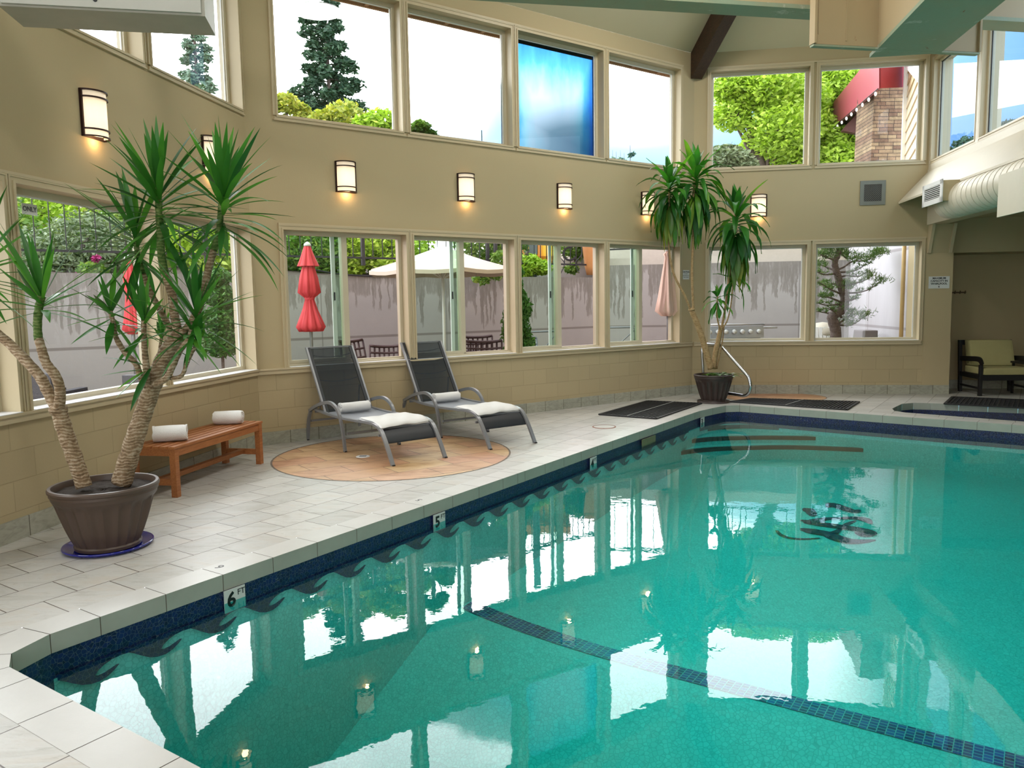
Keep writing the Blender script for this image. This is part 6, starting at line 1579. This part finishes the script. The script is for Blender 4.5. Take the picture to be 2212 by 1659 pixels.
def grass_tuft(px,Y,label):
    c=at(px,800,Y); root=empty('ornamental_grass',(c.x,c.y,-.06),label,'plant'); rnd=random.Random(9); m=MB()
    for i in range(120): a=rnd.random()*6.28; leaf(m,(.1*math.cos(a)*rnd.random(),.1*math.sin(a)*rnd.random(),0),(math.cos(a)*.4,math.sin(a)*.4,1),1.15*rnd.uniform(.6,1.1),.012,.6,7,rnd=rnd)
    m.build('blades',M_arb,root)
grass_tuft(1828,14.6,'tuft of long grass at the foot of the pine')
c=at(1776,745,15.4); root=empty('litter_bin',(c.x,c.y,-.06),'pale litter bin behind the pine trunk','bin'); zt_=at(1785,712,15.4).z+.06
m=MB(); m.lathe([(.0001,0),(.22,0),(.25,zt_-.12),(.27,zt_-.10),(.27,zt_-.06),(.24,zt_),(.15,zt_+.13),(.0001,zt_+.15)],20); m.build('body',plain('beige_plastic',(.55,.50,.40),.6),root,sm=True)
c=at(1766,745,14.9); root=empty('slatted_sunchair',(c.x,c.y,-.06),'white slatted garden chair at the left of the pine','patio chair'); m=MB(); za=at(1766,708,14.9).z+.06
for k in range(6): m.hexa([(-.18+k*.075,0,.3),(-.12+k*.075,0,.3),(-.12+k*.075,.02,.3),(-.18+k*.075,.02,.3),(-.08+k*.075,.3,za),(-.02+k*.075,.3,za),(-.02+k*.075,.32,za),(-.08+k*.075,.32,za)])
m.build('slatted_back',M_white,root); m=MB(); m.box(-.2,.3,-.5,.02,.27,.31); m.build('seat',M_white,root)
for x in (-.2,.26):
    for y in (-.48,.0): m=MB(); m.box(x,x+.04,y,y+.04,0,.28); m.build('leg',M_white,root)
c=at(1880,745,14.6); root=empty('wicker_cube_seat',(c.x,c.y,-.06),'taupe boxy patio seat in front of the pale wall','patio seat'); zt_=at(1880,714,14.6).z+.06
m=MB(); m.hexa([(-.16,0,0),(.16,0,0),(.16,.55,0),(-.16,.55,0),(-.13,.05,zt_),(.16,.05,zt_),(.18,.5,zt_),(-.10,.5,zt_)]); m.build('shell',plain('taupe_weave',(.20,.17,.17),.7),root,bevel=.02)
m=MB(); m.box(-.55,-.14,.0,.5,.35,.45); m.build('seat_pad',plain('taupe_pad',(.24,.21,.21),.8),root,bevel=.02)
m=MB(); a=OS(3.3,-.08,-.06); m.tube([a,a+Vector((0,0,3.7))],.035,12); a=Vector(a); tag(m.build('drain_pipe',plain('ochre_pipe',(.60,.42,.18),.5),sm=True),'thin ochre drain pipe at the right edge of the back window','pipe')
# ---- yellow building, pot, iron scroll
def yellowhouse():
    Y=21.0; c=at(1165,600,Y); base=Vector((c.x,c.y,1.9)); root=empty('yellow_building',base,'bright yellow building with orange posts behind the iron railing','building'); Q=lambda x,y,Y_=Y: at(x,y,Y_)-base
    def ext(m,x0,x1,y0,y1,Y_,d): 
        a=Q(x0,y1,Y_); b=Q(x1,y0,Y_); m.box(a.x,b.x,a.y,a.y+d,a.z,b.z)
    Yl=plain('yellow_paint',(.85,.48,.03),.55,var=.05); Or=plain('orange_paint',(.62,.20,.04),.55)
    m=MB(); ext(m,1085,1222,450,592,Y,3); m.build('wall',Yl,root)
    for x in (1128,1147,1163,1218): m=MB(); ext(m,x,x+5,450,592,Y-.1,.1); m.build('post',Or,root)
    for x0,x1 in ((1124,1138),(1145,1160),(1208,1218)): m=MB(); ext(m,x0,x1,500,549,Y-.06,.05); m.build('window_pane',plain('slate_glass',(.10,.14,.18),.2),root)
    for y in (552,563,571): m=MB(); ext(m,1085,1222,y,y+3,Y-.12,.1); m.build('rail_board',Or,root)
    m=MB(); ext(m,1080,1226,430,452,Y-.6,4); m.build('roof_fascia',Or,root)
yellowhouse()
def shed():
    Y=22.5; c=at(1240,600,Y); base=Vector((c.x,c.y,1.9)); root=empty('white_fence_house',base,'white boarded house low behind the iron scroll','building'); Q=lambda x,y,Y_=Y: at(x,y,Y_)-base
    a=Q(1205,598); b=Q(1262,566); m=MB()
    for k in range(9): z=a.z+k*(b.z-a.z)/9; m.box(a.x,b.x,a.y,a.y+1,z+.01,z+(b.z-a.z)/9); 
    m.build('clapboards',M_white,root); m=MB(); m.hexa([(a.x-.2,a.y-.2,b.z),(b.x+.2,a.y-.2,b.z),(b.x+.2,a.y+1.4,b.z+.5),(a.x-.2,a.y+1.4,b.z+.5),(a.x-.2,a.y-.2,b.z+.08),(b.x+.2,a.y-.2,b.z+.08),(b.x+.2,a.y+1.4,b.z+.58),(a.x-.2,a.y+1.4,b.z+.58)]); m.build('roof',plain('pink_roof',(.45,.30,.26),.7),root)
    for k in range(4): m=MB(); q=Q(1236+k*6,567); m.box(q.x-.04,q.x+.05,a.y-.02,a.y,q.z-.06,q.z+.04); m.build('window_pane',M_black,root)
shed()
def bigpot():
    Y=17.9; c=at(1272,593,Y); zb=at(1272,594,Y).z; zt=at(1272,541,Y).z; h=zt-zb+.35; root=empty('terracotta_planter',(c.x+.08,c.y,zb),'large orange terracotta planter standing on the wall behind the third window','planter')
    m=MB(); m.lathe([(.0001,0),(.13,0),(.17,h*.2),(.21,h*.55),(.235,h*.8),(.235,h*.85),(.25,h*.86),(.255,h*.97),(.24,h),(.20,h),(.19,h*.9),(.0001,h*.9)],36); m.build('pot_body',plain('orange_terracotta',(.55,.25,.08),.6,var=.08),root,sm=True)
bigpot()
def scroll():
    c=at(1231,590,17.0); root=empty('iron_scroll_panel',(c.x,c.y,2.15),'flat iron C shaped scroll fixed in front of the railing','ironwork'); m=MB(); c0=at(1231,548,17.0)-root.location; r=.14
    pts=[(math.cos(math.radians(a)),math.sin(math.radians(a))) for a in range(70,331,13)]
    for (x,z),(x2,z2) in zip(pts[:-1],pts[1:]):
        m.bar(c0+Vector((x*r,0,z*r)),c0+Vector((x2*r*1.02,0,z2*r*1.02)),.01,.035,up=(0,1,0)) 
    for (x,z),(x2,z2) in zip(pts[:-1],pts[1:]): m.quad(c0+Vector((x*r*.82,.005,z*r*.82)),c0+Vector((x2*r*.82,.005,z2*r*.82)),c0+Vector((x2*r*1.15,.005,z2*r*1.15)),c0+Vector((x*r*1.15,.005,z*r*1.15)))
    m.build('scroll',M_iron,root); m=MB()
    for s in (-1,1): m.tube(smoothpath([c0+Vector((s*.22,0,.30)),c0+Vector((s*.26,0,.0)),c0+Vector((s*.12,0,-.20)),c0+Vector((s*.20,0,-.42))],4),.010,6)
    m.build('curved_bars',M_iron,root)
scroll()
m=MB(); q=at(1152,600,17.4); m.box(q.x-.08,q.x+.08,q.y,q.y+.16,2.0,4.6); tag(m.build('lamp_post',plain('slate_post',(.12,.13,.15),.5)),'dark slate coloured post in front of the yellow building','post')
# white roof line and aerial low in the second upper window
def farroof():
    Y=60; root=empty('white_roof_house',Vector((at(990,320,Y).x,Y,1.9)),'long white roof low in the second upper window','building'); a=at(890,290,Y)-root.location; b=at(1090,312,Y)-root.location; m=MB()
    m.hexa([Vector((a.x,0,a.z-3)),Vector((b.x,0,b.z-3)),Vector((b.x,6,b.z-3)),Vector((a.x,6,a.z-3)),Vector((a.x,0,a.z)),Vector((b.x,0,b.z)),Vector((b.x,6,b.z+.8)),Vector((a.x,6,a.z+.8))]); m.build('roof_edge',M_white,root)
    m=MB(); q=at(1041,308,Y)-root.location; m.tube([q,q+Vector((0,0,.9))],.04,6); m.build('aerial',M_gm,root)
farroof()
# sticker on the left window glass
def sticker():
    root=empty('window_sticker',facing(WL,-3.10,.145,2.35),'small white ONLY sticker at the top of the left window','sticker'); m=MB(); m.box(-.075,.075,-.04,.04,-.001,.0); m.build('label_sheet',M_signw,root); text('ONLY',.05,M_greyink,Matrix.Translation((0,0,.001)),root,'lettering',True)
sticker()
# ================================================================= WORLD, LIGHT, VIEW
def world():
    w=bpy.data.worlds.new('overcast_sky'); bpy.context.scene.world=w; w.use_nodes=True; t=w.node_tree; t.nodes.clear()
    n=t.nodes.new; L=t.links.new
    out=n('ShaderNodeOutputWorld'); bg=n('ShaderNodeBackground'); L(bg.outputs[0],out.inputs[0])
    tc=n('ShaderNodeTexCoord'); sp=n('ShaderNodeSeparateXYZ'); L(tc.outputs['Generated'],sp.inputs[0])
    def mt(op,a,b=0.0):
        x=n('ShaderNodeMath'); x.operation=op
        for i,v in enumerate((a,b)):
            if isinstance(v,(int,float)): x.inputs[i].default_value=v
            else: L(v,x.inputs[i])
        return x.outputs[0]
    nz=n('ShaderNodeTexNoise'); nz.inputs['Scale'].default_value=2.2; nz.inputs['Detail'].default_value=4; L(tc.outputs['Generated'],nz.inputs['Vector'])
    az=mt('ARCTAN2',sp.outputs[0],sp.outputs[1])   # 0 straight ahead, positive to the right
    el=mt('ARCSINE',sp.outputs[2])
    # how far a direction lies inside the dim bluish cloud bank low ahead and to the right
    a1=mt('MULTIPLY',mt('SUBTRACT',az,-.10),3.5); e1=mt('MULTIPLY',mt('SUBTRACT',.285,el),7.0)
    nn=mt('MULTIPLY',mt('SUBTRACT',nz.outputs['Fac'],.5),1.8)
    f=mt('ADD',mt('MINIMUM',a1,e1),nn); f2=mt('ADD',mt('MULTIPLY',mt('SUBTRACT',az,.40),4.0),mt('MULTIPLY',nn,.3)); fm=mt('MAXIMUM',f,f2)
    fm=mt('MINIMUM',fm,mt('MULTIPLY',mt('SUBTRACT',1.9,az),2.0))
    # bright thin overcast low in front of the windows, dimmer elsewhere
    g=mt('SUBTRACT',1.0,mt('MULTIPLY',mt('ABSOLUTE',mt('SUBTRACT',el,.30)),2.2)); g=mt('MAXIMUM',g,0.0)
    fr=mt('MAXIMUM',mt('SUBTRACT',1.0,mt('MULTIPLY',mt('ABSOLUTE',mt('ADD',az,.25)),.55)),0.0)
    st=mt('ADD',SKY,mt('MULTIPLY',mt('MULTIPLY',g,fr),SKYF))
    r=n('ShaderNodeValToRGB'); L(fm,r.inputs[0]); e=r.color_ramp.elements; e[0].position=.0; e[0].color=(1,1,1,1); e[1].position=.80; e[1].color=(.055,.095,.16,1)
    x=e.new(.30); x.color=(.20,.27,.30,1); x=e.new(.5); x.color=(.09,.14,.185,1)
    vm=n('ShaderNodeMix'); vm.data_type='RGBA'; vm.blend_type='MULTIPLY'; vm.inputs[0].default_value=1; L(r.outputs[0],vm.inputs[6]); vm.inputs[7].default_value=(.94,.97,1.0,1)
    L(vm.outputs[2],bg.inputs[0]); L(st,bg.inputs[1])
SKY=2.6; SKYF=5.5
world()
sc=bpy.context.scene
sc.view_settings.view_transform='Standard'; sc.view_settings.look='None'; sc.view_settings.gamma=1; sc.view_settings.use_curve_mapping=False
sc.view_settings.exposure=0.92
cy=sc.cycles; cy.max_bounces=10; cy.diffuse_bounces=5; cy.glossy_bounces=5; cy.transmission_bounces=6; cy.transparent_max_bounces=24; cy.use_denoising=True
cy.sample_clamp_indirect=6; cy.caustics_reflective=False; cy.use_light_tree=True
try: cy.denoiser='OPENIMAGEDENOISE'
except Exception: pass
